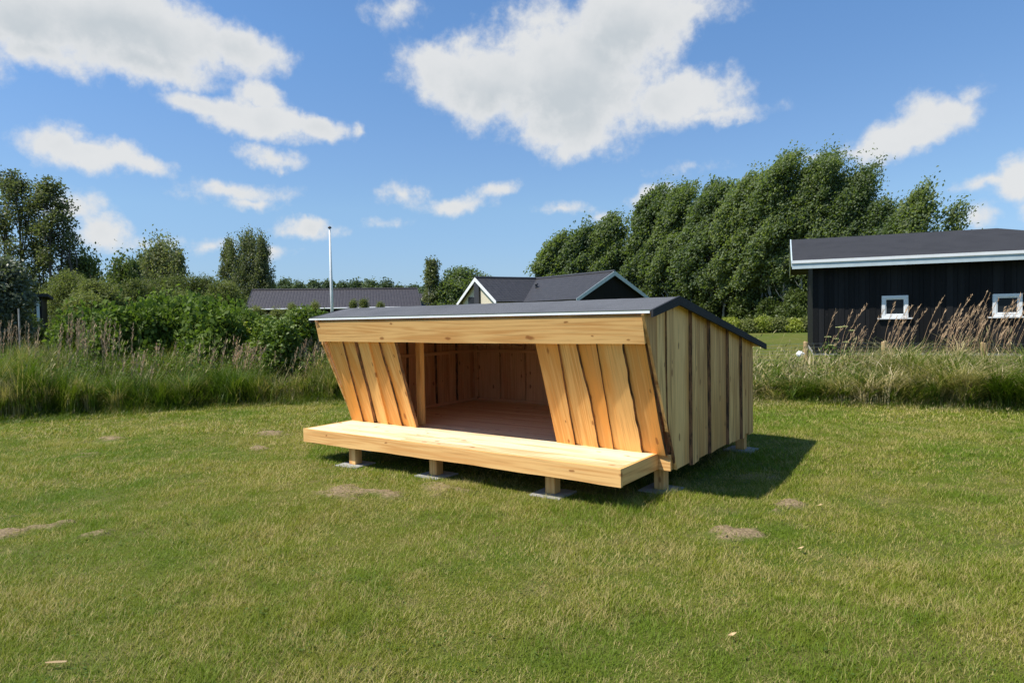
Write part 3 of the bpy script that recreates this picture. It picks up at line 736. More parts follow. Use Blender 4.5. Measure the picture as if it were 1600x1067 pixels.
    while xx < X1 - .05:
        w = Rr.uniform(.17, .27); x1 = min(xx + w, X1 - .03); bark = k % 2 == 0
        wa = wavy(Rr, .007)
        board(mb, lambda s, t, n: (s, YB - n, t), lambda t, a=xx, wa=wa: a + wa(t), lambda t, b=x1: b, lambda s: .22, lambda s: roof_top(YB) - .045, .02 if bark else 0, 0 if bark else .004, .022, .014 if bark else 0, .012 if bark else 0, 16)
        xx = x1 - .012 if bark else x1 + .03; k += 1
    mb.box((X0 + .01, YB + .001, .22), (X1 - .01, YB + .022, roof_top(YB) - .05), 'z', 0)
    mb.build('back_wall', [M['inner'], M['bark']], root)
    mb = MB(45); mb.box((X0 - .02, YB + .024, 1.09), (X1 + .012, YB + .06, 1.195), 'x', 0, .9); mb.build('back_rail', [M['clad']], root)
    # inside frame
    P = [(.99, .86, 1.06, .93, 1.66), (3.12, .86, 3.19, .93, 1.66), (X0 + .03, YB - .085, X0 + .10, YB - .045, 1.2), (X0 + .03, .82, X0 + .09, .9, 1.66), (X1 - .09, .82, X1 - .03, .9, 1.66), (X1 - .10, YB - .085, X1 - .03, YB - .045, 1.2)]
    for k, (a, b, c, d, zt) in enumerate(P):
        mb = MB(50 + k); mb.box((a, b, ZT + .001), (c, d, zt), 'z', tint=.3); mb.build('upright_post', [M['larch'] if k == 0 else M['inner']], root, bevel=.002)
    mb = MB(60); mb.box((X0 + .10, YB - .088, 1.085), (X1 - .10, YB - .045, 1.13), 'x', 0, .2); mb.box((X0 + .10, YB - .07, ZT + .001), (X1 - .10, YB - .045, ZT + .035), 'x', 0, .1); mb.build('wall_rail', [M['inner']], root)
    mb = MB(61); mb.box((X0 + .03, .93, 1.085), (X0 + .065, YB - .09, 1.13), 'y', 0, .2); mb.box((X0 + .03, .93, ZT + .001), (X0 + .055, YB - .09, ZT + .035), 'y', 0, .1); mb.build('wall_rail', [M['inner']], root)
    for k, x in enumerate((.25, .95, 1.65, 2.35, 3.05, 3.75)):
        mb = MB(70 + k)
        mb.bar((x, .27, roof_top(.27) - .075), (x, RIY, RIZ - .075), .045, .09, tint=.5); mb.bar((x, RIY + .003, RIZ - .076), (x, YB - .09, roof_top(YB - .09) - .076), .045, .09, tint=.5)
        mb.build('rafter', [M['inner']], root)
    # roof: boarding, felt, verge boards, metal drip edge
    rf = MB(80)
    for (ya, yb) in ((RFY + .012, RIY), (RIY, REY - .01)):
        za, zb = roof_top(ya), roof_top(yb); t0, t1 = .026, .006
        Pp = [(RX0 + .02, ya, za - t0), (RX1 - .02, ya, za - t0), (RX1 - .02, yb, zb - t0), (RX0 + .02, yb, zb - t0), (RX0 + .02, ya, za - t1), (RX1 - .02, ya, za - t1), (RX1 - .02, yb, zb - t1), (RX0 + .02, yb, zb - t1)]
        rf.hexa(Pp, [(p[1], p[0], p[2]) for p in Pp])
    roof = rf.build('roof', [M['inner']], root)
    fe = MB(81)
    ys = [RFY, RIY - .02, RIY + .02, REY]
    zs = [RFZ, RIZ - .0045, RIZ - .004, REZ]
    nx = 40
    Rr = random.Random(6)
    V = []; Fq = []
    dz_ = [[Rr.uniform(-.0022, .0022) for _ in range(nx + 1)] for _ in range(4)]
    for lay in (0, 1):
        for j in range(4):
            for i in range(nx + 1):
                x = RX0 + .018 + (RX1 - RX0 - .036) * i / nx
                V.append((x, ys[j], zs[j] + dz_[j][i] - lay * .0045))
    n1 = (nx + 1) * 4
    for j in range(3):
        for i in range(nx):
            a = j * (nx + 1) + i; q = (a, a + 1, a + nx + 2, a + nx + 1)
            Fq.append(q); Fq.append(tuple(n1 + c for c in reversed(q)))
    for i in range(nx):
        Fq.append((i, n1 + i, n1 + i + 1, i + 1)); a = 3 * (nx + 1) + i; Fq.append((a, a + 1, n1 + a + 1, n1 + a))
    me = bpy.data.meshes.new('felt'); me.from_pydata(V, [], Fq); me.materials.append(M['felt']); link('roofing_felt', me, roof)
    for x0, x1 in ((RX0, RX0 + .02), (RX1 - .022, RX1)):
        mb = MB(83)
        for (ya, yb, dA, dB_) in ((RFY - .002, RIY, .064, .082), (RIY, REY + .004, .082, .066)):
            za, zb = roof_top(ya) + .006, roof_top(yb) + .006
            mb.hexa([(x0, ya, za - dA), (x1, ya, za - dA), (x1, yb, zb - dB_), (x0, yb, zb - dB_), (x0, ya, za), (x1, ya, za), (x1, yb, zb), (x0, yb, zb)])
        mb.build('verge_board', [M['felt_edge']], roof, bevel=.003)
    mb = MB(84); mb.box((RX0 - .004, RFY - .014, RFZ - .025), (RX1 - .026, RFY - .010, RFZ - .006), 'x'); mb.box((RX0 - .004, RFY - .010, RFZ - .0105), (RX1 - .026, RFY + .03, RFZ - .0065), 'x')
    mb.build('drip_edge', [M['drip']], roof)
    mb = MB(85); mb.box((RX0 + .02, RFY - .009, RFZ - .005), (RX1 - .026, RFY - .001, RFZ + .003), 'x'); mb.build('felt_edge', [M['algae']], roof)
    # support posts
    for k, (a, b) in enumerate(PADS):
        z0 = pad_z(a, b) + .045
        mb = MB(90 + k); mb.box((a - .05, b - .05, z0 + .001), (a + .05, b + .05, ZB + (.004 if b > .5 else .02)), 'z', tint=.5)
        mb.build('support_post', [M['larch']], root, bevel=.003)
def pad_z(a, b): return float(terrain(a, b)) - .030
build_shelter()
def build_pads():
    where = ['left end of the deck front', 'under the deck front, second from the left', 'under the deck front below its right half', 'under the right front corner of the shelter wall',
             'under the right rear corner of the shelter', 'in shade under the left front wall corner', 'in shade under the left rear corner', 'in shade under the middle of the back wall', 'in shade under the middle of the floor']
    for k, (a, b) in enumerate(PADS):
        mb = MB(100 + k); h = .16
        mb.box((-h, -h, -.01), (h, h, .045), 'x')
        o = mb.build('concrete_paver', [M['concrete']], None, bevel=.006)
        o.location = (a, b, pad_z(a, b)); o.rotation_euler[2] = random.Random(k).uniform(-.05, .05)
        tag(o, 'grey square concrete paver carrying a post ' + where[k], 'paver', 'concrete pavers under the shelter posts')
build_pads()

# ------------------------------------------------------------------ houses
def slab(mb, A, B, C, D, th, mi=0):
    """A-B along the ridge or top, D-C along the eave; solid, th thick, tiles follow the slope"""
    A, B, C, D = [np.array(p, float) for p in (A, B, C, D)]
    n = np.cross(B - A, D - A); n /= np.linalg.norm(n); n = n if n[2] > 0 else -n
    e = (B - A) if np.linalg.norm(B - A) > 1e-6 else (C - D); e = e / np.linalg.norm(e); f = np.cross(n, e); f /= np.linalg.norm(f); f = f if f[2] < 0 else -f
    P = [D - n * th, C - n * th, B - n * th, A - n * th, D, C, B, A]
    b = len(mb.v)
    mb.hexa(P, [((p - A) @ f, (p - A) @ e, 0) for p in P], mi, .5)
    for i in range(8):          # tiles start at the ridge, no random offset
        g = P[i] - A; mb.g[b + i] = (float(g @ f) + 100 * .34, float(g @ e) + 100 * .30, 0)
def ray_plane(u, v, P0, n):
    d = direction(u, v); return CAM + d * (((P0 - CAM) @ n) / (d @ n))
def frame_window(parent, c, e1, nrm, w, h, seed, sill=True):
    """white framed pane in a wall; c = centre, e1 = along the wall, nrm = outward"""
    up = np.array([0, 0, 1.0]); t = .075
    mb = MB(seed); c = np.array(c)
    def piece(m, s0, s1, z0, z1, n0, n1, tint=.5):
        P = []
        for z in (z0, z1):
            for (s, n) in ((s0, n0), (s1, n0), (s1, n1), (s0, n1)): P.append(c + e1 * s + nrm * n + up * z)
        m.hexa(P, None, 0, tint)
    piece(mb, -w / 2, w / 2, h / 2 - t, h / 2, -.02, .035); piece(mb, -w / 2, w / 2, -h / 2, -h / 2 + t, -.02, .035)
    piece(mb, -w / 2, -w / 2 + t, -h / 2 + t, h / 2 - t, -.02, .034); piece(mb, w / 2 - t, w / 2, -h / 2 + t, h / 2 - t, -.02, .034)
    fr = mb.build('window', [M['white']], parent, bevel=.004)
    mb = MB(seed + 1); piece(mb, -w / 2 + t, w / 2 - t, -h / 2 + t, h / 2 - t, -.01, .002); mb.build('pane', [M['glass']], fr)
    mb = MB(seed + 2)
    i = t
    piece(mb, -w / 2 + i, w / 2 - i, h / 2 - i - .022, h / 2 - i, .002, .02); piece(mb, -w / 2 + i, w / 2 - i, -h / 2 + i, -h / 2 + i + .022, .002, .02)
    piece(mb, -w / 2 + i, -w / 2 + i + .022, -h / 2 + i + .022, h / 2 - i - .022, .002, .0195); piece(mb, w / 2 - i - .022, w / 2 - i, -h / 2 + i + .022, h / 2 - i - .022, .002, .0195)
    mb.build('sash', [M['white']], fr)
    if sill:
        mb = MB(seed + 3); piece(mb, -w / 2 - .09, w / 2 + .09, -h / 2 - .03, -h / 2 - .001, -.01, .075); mb.build('sill', [M['white']], fr)

def black_house():
    P0 = at(1272, 556, 17.0); P1 = at(1600, 556, 15.35); P0[2] = P1[2] = .48
    e1 = P1 - P0; e1[2] = 0; e1 /= np.linalg.norm(e1); nrm = np.array([e1[1], -e1[0], 0.0]); ins = -nrm; up = np.array([0, 0, 1.0])
    root = thing('black_house', tuple(P0), 'black boarded house with white framed windows and pale eaves board behind tall grass', 'house')
    root.location = (0, 0, 0)
    L = 9.2; dep = 5.2; ze = 2.72; ov = .5; ovf = .42; ridge_d = 2.6
    zr = 3.69
    rr = ray_plane(1558, 361, P0 + ins * ridge_d, nrm); sr = (rr - P0) @ e1
    L = sr + ridge_d - .45
    Q = lambda s, d, z: np.array([P0[0], P0[1], 0]) + e1 * s + ins * d + up * z
    eaves_z = zr - (zr - 2.86) * 1.0
    # walls: vertical boards, every other one proud
    wins = []
    for (u0, v0, u1, v1) in ((1378, 461.5, 1418, 497), (1551, 458.5, 1596, 495)):
        c = ray_plane((u0 + u1) / 2, (v0 + v1) / 2, P0, nrm); a = ray_plane(u0, v1, P0, nrm); b = ray_plane(u1, v0, P0, nrm)
        wins.append((c, (b - a) @ e1, b[2] - a[2] - .02))
    mb = MB(200)
    s = 0; k = 0; R = random.Random(2)
    def vb(s0, s1, z0, z1, n0, n1, tint=None):
        P = []
        for z in (z0, z1):
            for (a, n) in ((s0, n0), (s1, n0), (s1, n1), (s0, n1)): P.append(Q(a, -n, z))
        mb.hexa(P, [(p[0] * e1[0] + p[1] * e1[1], p[2], 0) for p in P], 0, tint)
    vb(0, L, .56, ze + .05, -.10, -.001, .5)
    while s < L:
        w = .135 if k % 2 else .095
        n1 = .020 if k % 2 else .008
        a, b = s + .003, min(s + w, L)
        segs = [(.56, ze + .05)]
        for (c, ww, hh) in wins:
            sc = (c - P0) @ e1
            if b > sc - ww / 2 - .03 and a < sc + ww / 2 + .03: segs = [(.56, c[2] - hh / 2 - .02), (c[2] + hh / 2 + .02, ze + .05)]
        t_ = R.random()
        for (z0, z1) in segs: vb(a, b, z0, z1, .0, n1, t_)
        s += w; k += 1
    mb.build('front_wall', [M['black']], root)
    mb = MB(201)
    P = []
    for z in (.56, ze + .05):
        for (a, d) in ((0, .104), (.09, .104), (.09, dep), (0, dep)): P.append(Q(a, d, z))
    mb.hexa(P, [(p[0] + p[1], p[2], 0) for p in P]);
    P = [Q(0, .1, ze + .06), Q(.09, .1, ze + .06), Q(.09, dep, ze + .06), Q(0, dep, ze + .06), Q(0, ridge_d - .05, zr - .1), Q(.09, ridge_d - .05, zr - .1), Q(.09, ridge_d + .05, zr - .1), Q(0, ridge_d + .05, zr - .1)]
    mb.hexa(P, [(p[0] + p[1], p[2], 0) for p in P])
    mb.build('gable_wall', [M['black']], root)
    mb = MB(202)
    P = [];
    for z in (.56, ze + .05):
        for (a, d) in ((.1, dep - .1), (L, dep - .1), (L, dep), (.1, dep)): P.append(Q(a, d, z))
    mb.hexa(P); P = []
    for z in (.56, ze + .05):
        for (a, d) in ((L - .1, .11), (L, .11), (L, dep - .11), (L - .1, dep - .11)): P.append(Q(a, d, z))
    mb.hexa(P); mb.build('rear_wall', [M['black']], root)
    mb = MB(203); P = []
    for z in (.2, .555):
        for (a, d) in ((-.02, -.01), (L + .02, -.01), (L + .02, dep), (-.02, dep)): P.append(Q(a, d, z))
    mb.hexa(P); mb.build('plinth', [M['concrete']], root)
    # corner boards
    mb = MB(204); vb2 = mb
    P = []
    for z in (.56, ze + .04):
        for (a, n) in ((-.03, -.10), (.10, -.10), (.10, .028), (-.03, .028)): P.append(Q(a, -n, z))
    mb.hexa(P); mb.build('corner_board', [M['black']], root)
    for i, (c, ww, hh) in enumerate(wins): frame_window(root, c + nrm * .012, e1, nrm, ww + .02, hh + .02, 210 + 5 * i)
    # roof: gable left, hip right
    mb = MB(206); zs = 2.865; Re = L + .45
    slab(mb, Q(-ov, ridge_d, zr), Q(sr, ridge_d, zr), Q(Re, -ovf, zs), Q(-ov, -ovf, zs), .05)
    slab(mb, Q(-ov, ridge_d + .004, zr), Q(sr, ridge_d + .004, zr), Q(Re, dep + ovf, zs), Q(-ov, dep + ovf, zs), .05)
    slab(mb, Q(sr, ridge_d, zr), Q(sr + .001, ridge_d + .003, zr), Q(Re, dep + ovf, zs), Q(Re, -ovf, zs), .05)
    roof = mb.build('roof', [M['house_felt']], root)
    mb = MB(207); P = []
    for z in (2.665, 2.80):
        for (a, n) in ((-ov - .01, ovf - .03), (Re, ovf - .03), (Re, ovf + .0), (-ov - .01, ovf + .0)): P.append(Q(a, -n, z))
    mb.hexa(P, [((p - P0) @ e1 * 0 + p[2], (p - P0) @ e1, 0) for p in P]); mb.build('fascia', [M['pale_blue']], roof)
    mb = MB(208); P = []
    for z in (2.801, 2.872):
        for (a, n) in ((-ov - .015, ovf - .03), (Re, ovf - .03), (Re, ovf + .025), (-ov - .015, ovf + .025)): P.append(Q(a, -n, z))
    mb.hexa(P); mb.build('eaves_trim', [M['white']], roof)
    mb = MB(209); P = []
    for z in (2.70, 2.73):
        for (a, n) in ((-ov, -.02), (Re, -.02), (Re, ovf - .031), (-ov, ovf - .031)): P.append(Q(a, -n, z))
    mb.hexa(P); mb.build('soffit', [M['black']], roof)
    for (d0, z0, d1, z1) in ((-ovf, zs, ridge_d, zr), (dep + ovf, zs, ridge_d + .004, zr)):
        mb = MB(219)
        mb.hexa([Q(-ov - .03, d0, z0 - .14), Q(-ov - .001, d0, z0 - .14), Q(-ov - .001, d1, z1 - .14), Q(-ov - .03, d1, z1 - .14), Q(-ov - .03, d0, z0 + .01), Q(-ov - .001, d0, z0 + .01), Q(-ov - .001, d1, z1 + .01), Q(-ov - .03, d1, z1 + .01)])
        mb.build('bargeboard', [M['pale_blue']], roof)
black_house()

def gable_wing(mbR, mbW, mbBs, apex, rdir, length, half, zr, ze, zg, wallmi, over=.35, barge=True):
    """a wing with its gable end at 'apex' and its ridge running along rdir"""
    r = np.array([rdir[0], rdir[1], 0.0]); r /= np.linalg.norm(r); q = np.array([-r[1], r[0], 0.0]); up = np.array([0, 0, 1.0])
    A = np.array([apex[0], apex[1], 0.0])
    S = lambda a, b, z: A + r * a + q * b + up * z
    for sg in (-1, 1):
        slab(mbR, S(0, 0, zr), S(length, 0, zr), S(length, sg * half, ze), S(0, sg * half, ze), .07)
    hw = half - .45; zw = ze + (zr - ze) * .45 / half - .08
    P = []
    for z in (zg, zw):
        for (a, b) in ((over, -hw), (length, -hw), (length, hw), (over, hw)): P.append(S(a, b, z))
    mbW.hexa(P, [(p @ q, p[2], 0) for p in P], wallmi)
    P = [S(over, -hw, zw), S(over + .15, -hw, zw), S(over + .15, hw, zw), S(over, hw, zw), S(over, -.02, zr - .1), S(over + .15, -.02, zr - .1), S(over + .15, .02, zr - .1), S(over, .02, zr - .1)]
    mbW.hexa(P, [(p @ q, p[2], 0) for p in P], wallmi)
    if barge:
        for sg, mbB in zip((-1, 1), mbBs):
            a0, a1 = -.03, .0
            mbB.hexa([S(a0, sg * half, ze - .24), S(a1, sg * half, ze - .24), S(a1, 0, zr - .30), S(a0, 0, zr - .30), S(a0, sg * half, ze + .03), S(a1, sg * half, ze + .03), S(a1, 0, zr + .03), S(a0, 0, zr + .03)])
    return S
def middle_house():
    root = thing('tiled_house', (0, 0, 0), 'single-storey house with dark tiled roof and two white-edged gables behind the shelter', 'house')
    apA = at(742, 434, 55.0); apB = at(960.5, 424, 50.0); J = at(838, 434, 58.0)
    zr = 4.9; ze = 2.82
    for k, (ap, mi, half, zr_) in enumerate(((apA, 0, 3.5, apA[2]), (apB, 1, 3.75, apB[2]))):
        R_, W_, B_ = MB(300 + k), MB(310 + k), (MB(320 + k), MB(322 + k))
        d = J - ap; ln = np.linalg.norm(d[:2]) + 3.2
        S = gable_wing(R_, W_, B_, ap, d, ln, half, zr_, ze + (0 if k else .02), .5, 0)
        w = W_.build('gable_wing_wall', [M['cream'] if k == 0 else M['black']], root)
        r = R_.build('roof', [M['tile']], root)
        for b_ in B_: b_.build('bargeboard', [M['white'] if k == 0 else M['pale_blue']], r)
        m = MB(330 + k); L0 = S(-.02, 0, zr_ + .02); L1 = S(ln, 0, zr_ + .02); m.tube([L0, L1], [.10, .10], 8); m.build('ridge_tiles', [M['metal']], r)
        if k == 0:
            m = MB(340); c = S(.20, .0, 0)
            m.bar(c + np.array([0, 0, .6]), c + np.array([0, 0, zr_ - .45]), .5, .28, up=(0, 1, 0)); m.build('gable_post', [M['metal']], root)
            for i, (b0, b1) in enumerate(((-1.9, -.45), (.45, 1.9))):
                c0 = S(.33, (b0 + b1) / 2, 3.1); q = S(0, 1, 0) - S(0, 0, 0); nn = S(-1, 0, 0) - S(0, 0, 0)
                mm = MB(341 + i); P = []
                for z in (2.3, 3.35):
                    for (b, a) in ((b0, .30), (b1, .30), (b1, .345), (b0, .345)): P.append(S(a, b, z))
                if i == 1: mm.hexa(P); mm.build('window', [M['glass']], root)
        else:
            m = MB(345); v = at(838, 454, 52.5)
            # small roof vent on the slope
            q = S(0, 1, 0) - S(0, 0, 0)
            a, b = 7.6, (1.6)
            pz = zr_ - (zr_ - ze) * b / 3.75
            c = S(a, b, pz); m.tube([c, c + np.array([0, 0, .28])], [.11, .11], 8); m.tube([c + np.array([0, 0, .281]), c + np.array([0, 0, .36])], [.19, .16], 8); m.build('roof_vent', [M['metal']], r)
middle_house()
def long_house():
    root = thing('tiled_house', (0, 0, 0), 'long low house with brown-grey tiled roof behind the flagpole', 'house')
    a = at(394, 453, 68.0); b = at(652, 451.5, 71.5); zr = (a[2] + b[2]) / 2; a[2] = b[2] = zr
    d = b - a; L = np.linalg.norm(d); e = d / L; q = np.array([e[1], -e[0], 0.0]); up = np.array([0, 0, 1.0])
    if (q @ (CAM - a)) < 0: q = -q
    S = lambda s, w, z: np.array([a[0], a[1], 0]) + e * s + q * w + up * z
    ze = 2.86; half = 4.6
    mb = MB(400)
    slab(mb, S(0, 0, zr), S(L, 0, zr), S(L, half, ze), S(0, half, ze), .08); slab(mb, S(0, 0, zr), S(L, 0, zr), S(L, -half, ze), S(0, -half, ze), .08)
    r = mb.build('roof', [M['tile2']], root)
    m = MB(401); m.tube([S(0, 0, zr + .02), S(L, 0, zr + .02)], [.11, .11], 8); m.build('ridge_tiles', [M['tile2']], r)
    for x in (-.02, L + .0):
        for sg in (1, -1):
            m = MB(402)
            m.hexa([S(x, sg * half, ze - .2), S(x + .04, sg * half, ze - .2), S(x + .04, 0, zr - .2), S(x, 0, zr - .2), S(x, sg * half, ze + .05), S(x + .04, sg * half, ze + .05), S(x + .04, 0, zr + .05), S(x, 0, zr + .05)])
            m.build('bargeboard', [M['metal']], r)
    m = MB(403); m.tube([S(0, half + .06, ze - .05), S(L, half + .06, ze - .05)], [.07, .07], 8); m.build('gutter', [M['white']], r)
    m = MB(404); P = []
    for z in (.5, ze - .05):
        for (s, w) in ((.5, -half + .6), (L - .5, -half + .6), (L - .5, half - .6), (.5, half - .6)): P.append(S(s, w, z))
    m.hexa(P, [(p @ e, p[2], 0) for p in P]); P = [S(.4, -half + .6, ze - .05), S(L - .4, -half + .6, ze - .05), S(L - .4, half - .6, ze - .05), S(.4, half - .6, ze - .05), S(.4, -.1, zr - .15), S(L - .4, -.1, zr - .15), S(L - .4, .1, zr - .15), S(.4, .1, zr - .15)]
    m.hexa(P, [(p @ e, p[2], 0) for p in P]); m.build('wall', [M['black']], root)
    for i, s in enumerate((2.2, 4.4, 7.0)):
        frame_window(root, S(s, half - .59, 1.9), -e, q, 1.1, .9, 410 + 5 * i, False)
    # small annexe roof showing past its right end
    a2 = at(664, 457, 76.0); root2 = thing('tiled_annexe', (0, 0, 0), 'small grey tiled roof end showing just right of the long brown-grey roof', 'outbuilding')
    Rr, Ww, Bb = MB(450), MB(451), (MB(452), MB(453))
    gable_wing(Rr, Ww, Bb, at(676, 458, 74.0)[:2], -e[:2], 5.0, 3.0, at(676, 458, 74.0)[2], 2.7, .5, 0)
    Ww.build('wall', [M['black']], root2); r2 = Rr.build('roof', [M['tile2']], root2); [b_.build('bargeboard', [M['metal']], r2) for b_ in Bb]
long_house()
def left_shed():
    p = at(66, 500, 22.5); root = thing('black_shed', (0, 0, 0), 'dark shed corner with a grey downpipe half hidden under trees at the left', 'shed')
    up = np.array([0, 0, 1.0]); ins = p - CAM; ins[2] = 0; ins = ins / np.linalg.norm(ins); q = np.array([-ins[1], ins[0], 0.0]); ins = ins * .995 - q * .05
    S = lambda a, b, z: np.array([p[0], p[1], 0]) + q * a + ins * b + up * z
    zt = at(60, 464, 22.5)[2]
    m = MB(460); P = []
    for z in (.45, zt):
        for (a, b) in ((0, 0), (4.2, 0), (4.2, 3.4), (0, 3.4)): P.append(S(a, b, z))
    m.hexa(P, [(p_ @ RGT, p_[2], 0) for p_ in P]); m.build('wall', [M['black']], root)
    m = MB(461); P = []
    for z in (zt + .001, zt + .1):
        for (a, b) in ((-.2, -.25), (4.4, -.25), (4.4, 3.6), (-.2, 3.6)): P.append(S(a, b, z))
    m.hexa(P); m.build('roof', [M['felt_edge']], root)
    m = MB(462); c = S(.10, -.06, 0); m.tube([c + up * .45, c + up * (zt - .02)], [.045, .045], 8); m.build('downpipe', [M['pale_blue']], root)
left_shed()

# ------------------------------------------------------------------ flagpole, fence, small things
def flagpole():
    b = at(521, 560, 32.0); b[2] = .48; t = at(516.2, 353.5, 32.0)
    root = thing('flagpole', tuple(b), 'bare white flagpole standing in front of the long tiled roof', 'flagpole')
    h = t[2] - b[2]
    m = MB(500); m.tube([(0, 0, 0), (0, 0, h * .5), (0, 0, h - .12)], [.085, .07, .038], 12); m.build('pole', [M['white']], root, smooth=True)
    m = MB(501); m.tube([(0, 0, h - .119), (0, 0, h - .09), (0, 0, h - .05), (0, 0, h)], [.04, .085, .085, .02], 12); m.build('finial', [M['metal']], root, smooth=True)
    m = MB(502); m.tube([(.05, -.06, 1.0), (.06, -.05, h * .5), (.04, -.03, h - .15)], [.006] * 3, 4); m.build('halyard', [M['white']], root)
flagpole()
def wire_fence():
    root = thing('wire_fence', (0, 0, 0), 'low wire mesh fence on round wooden posts in front of the black house', 'fence')
    pts = []
    for u, v, D in ((1120, 540, 16.6), (1259.5, 534, 15.3), (1380.5, 533, 14.7), (1537, 535, 14.1), (1700, 534, 13.4)):
        p = at(u, v, D); z0 = float(terrain(p[0], p[1])) - .05
        m = MB(510 + len(pts)); r = .055; R = random.Random(len(pts))
        m.tube([(p[0], p[1], z0), (p[0] + R.uniform(-.01, .01), p[1], p[2] - .015), (p[0], p[1], p[2])], [r, r, r * .8], 12); m.build('fence_post', [M['post']], root, smooth=False)
        pts.append(p)
    m = MB(520)
    for a, b in zip(pts[:-1], pts[1:]):
        za, zb = float(terrain(a[0], a[1])) + .03, float(terrain(b[0], b[1])) + .03
        L = np.linalg.norm((b - a)[:2]); n = int(L / .15)
        for f in np.linspace(0, 1, 6):
            m.bar((a[0], a[1], za + (a[2] - .04 - za) * f), (b[0], b[1], zb + (b[2] - .04 - zb) * f), .0035, .0035)
        for k in range(1, n):
            f = k / n; x, y = a[0] + (b[0] - a[0]) * f, a[1] + (b[1] - a[1]) * f
            m.bar((x, y, za + (zb - za) * f), (x, y, a[2] - .04 + (b[2] - a[2]) * f), .0025, .0025, up=(1, 0, 0))
    m.build('wire_mesh', [M['wire']], root)
wire_fence()
def small_things():
    # pale lump near the post
    def lump(name, p, r, sq, mat, label, cat, seed):
        R = random.Random(seed); import bmesh
        bm = bmesh.new(); bmesh.ops.create_icosphere(bm, subdivisions=3, radius=r)
        for v in bm.verts:
            n = v.co.normalized(); k = 1 + .22 * math.sin(n.x * 5 + seed) * math.cos(n.y * 4 + 1) + .1 * math.sin(n.z * 9 + n.x * 7)
            v.co = Vector((v.co.x * k * sq[0], v.co.y * k * sq[1], v.co.z * k * sq[2]))
        me = bpy.data.meshes.new(name); bm.to_mesh(me); bm.free(); me.materials.append(mat)
        o = link(name, me, None, tuple(p)); tag(o, label, cat); return o
    p = at(1250, 553, 15.0); lump('pale_stone', p, .075, (1.1, .8, .8), M['white'], 'white lump lying in the grass beside the left round fence post', 'stone', 3)
    # splinter in the foreground
    q = at(88, 1040, 3.05); q[2] = float(terrain(q[0], q[1])) + .034
    m = MB(530); a = np.array(q) - RGT * .05; b = np.array(q) + RGT * .05 + np.array([0, 0, .004])
    m.strip([[a + FWD * .004, a - FWD * .003, a + np.array([0, 0, .004])], [(a + b) / 2 + FWD * .006, (a + b) / 2 - FWD * .006, (a + b) / 2 + np.array([0, 0, .007])], [b + FWD * .004, b - FWD * .005, b + np.array([0, 0, .005])]], [[(0, 0, 0)] * 3, [(0, .05, 0)] * 3, [(0, .1, 0)] * 3], [0] * 3)
    o = m.build('wood_splinter', [M['post']]); tag(o, 'pale wood splinter lying on the lawn in the near left corner', 'splinter')
    for k, (u, v) in enumerate(((1251, 867), (1144, 1013), (1281, 797))):
        D = 1.6 * F_PX / (v - 496 + (u - 800) * .0193); c = at(u, v, D); c[2] = float(terrain(c[0], c[1])) + .04
        Vv = [c + RGT * a + FWD * b + np.array([0, 0, h]) for a, b, h in ((-.022, 0, 0), (0, -.016, .006), (.024, .002, .012), (.004, .018, .003), (0, 0, -.004))]
        me = bpy.data.meshes.new('leaf'); me.from_pydata([tuple(x) for x in Vv], [], [(0, 1, 4), (1, 2, 4), (2, 3, 4), (3, 0, 4)])
        me.materials.append(M['post']); o = link('fallen_leaf', me)
        sm = o.modifiers.new('thick', 'SOLIDIFY'); sm.thickness = .0015
        tag(o, ['curled orange-brown dry leaf on the lawn below the round bare patch at the right', 'tiny dry brown leaf on the lawn near the lower edge of the photo', 'pale dry leaf on the lawn right of the upper right bare patch'][k], 'leaf', 'dry leaves on the lawn')
    # thin stake at the left edge
    p = at(28, 560, 15.0); z0 = float(terrain(p[0], p[1])); t = at(29, 482, 15.0)
    m = MB(540); m.tube([(t[0] - .02, t[1], z0), (t[0], t[1], t[2])], [.022, .018], 6); o = m.build('stake', [M['pale_trunk']]); tag(o, 'thin pale stake standing in front of dark bushes at the left edge', 'stake')
small_things()

# ------------------------------------------------------------------ trees and shrubs
UP = np.array([0, 0, 1.0])
def leaf_cloud(name, C, size, mat, parent, R, spread=.38, streak=None, n_per=60, aspect=.55, up_bias=.5, cl=None, sizes=None):
    """C: clump centres (k,3) -> one mesh of rhombic leaves round them. streak: direction the twigs are blown along"""
    k = len(C); n = k * n_per
    c = np.repeat(C, n_per, 0); sp = np.repeat(R.uniform(.55, 1.35, k) * spread, n_per)[:, None]
    off = R.normal(0, 1, (n, 3)) * np.array([1, 1, .8]); 
    rr = np.linalg.norm(off, axis=1)[:, None]; off = off / rr * np.minimum(rr, 1.7)
    off = off * sp * .6
    if streak is not None:
        s = R.normal(0, 1, (n, 1)); s = np.clip(s, -1.4, 1.9); jit = np.repeat(R.normal(0, .25, (k, 3)), n_per, 0)
        d = streak + jit; off = off * .62 + d * s * sp * .95
    p = c + off
    nrm = R.normal(0, 1, (n, 3)); nrm[:, 2] += up_bias * 1.6; nrm /= np.linalg.norm(nrm, axis=1)[:, None]
    a = np.cross(nrm, R.normal(0, 1, (n, 3))); 
    if streak is not None: a = a + streak * 1.1
    a /= np.linalg.norm(a, axis=1)[:, None]; b = np.cross(nrm, a); b /= np.linalg.norm(b, axis=1)[:, None]
    L = (size * R.uniform(.6, 1.35, n))[:, None] / 2; W = L * aspect
    V = np.stack([p - a * L, p + b * W + nrm * L * .12, p + a * L, p - b * W + nrm * L * .12], 1).reshape(-1, 3)
    i = np.arange(n) * 4; Fq = np.stack([i, i + 1, i + 2, i + 3], -1)
    lc = np.clip(np.repeat(R.random(k), n_per) * .5 + R.random(n) * .5, 0, 1)
    me = raw_mesh(name, V, Fq, [mat], attrs={'lc': ('FLOAT', np.repeat(lc, 4))})
    return link(name, me, parent)
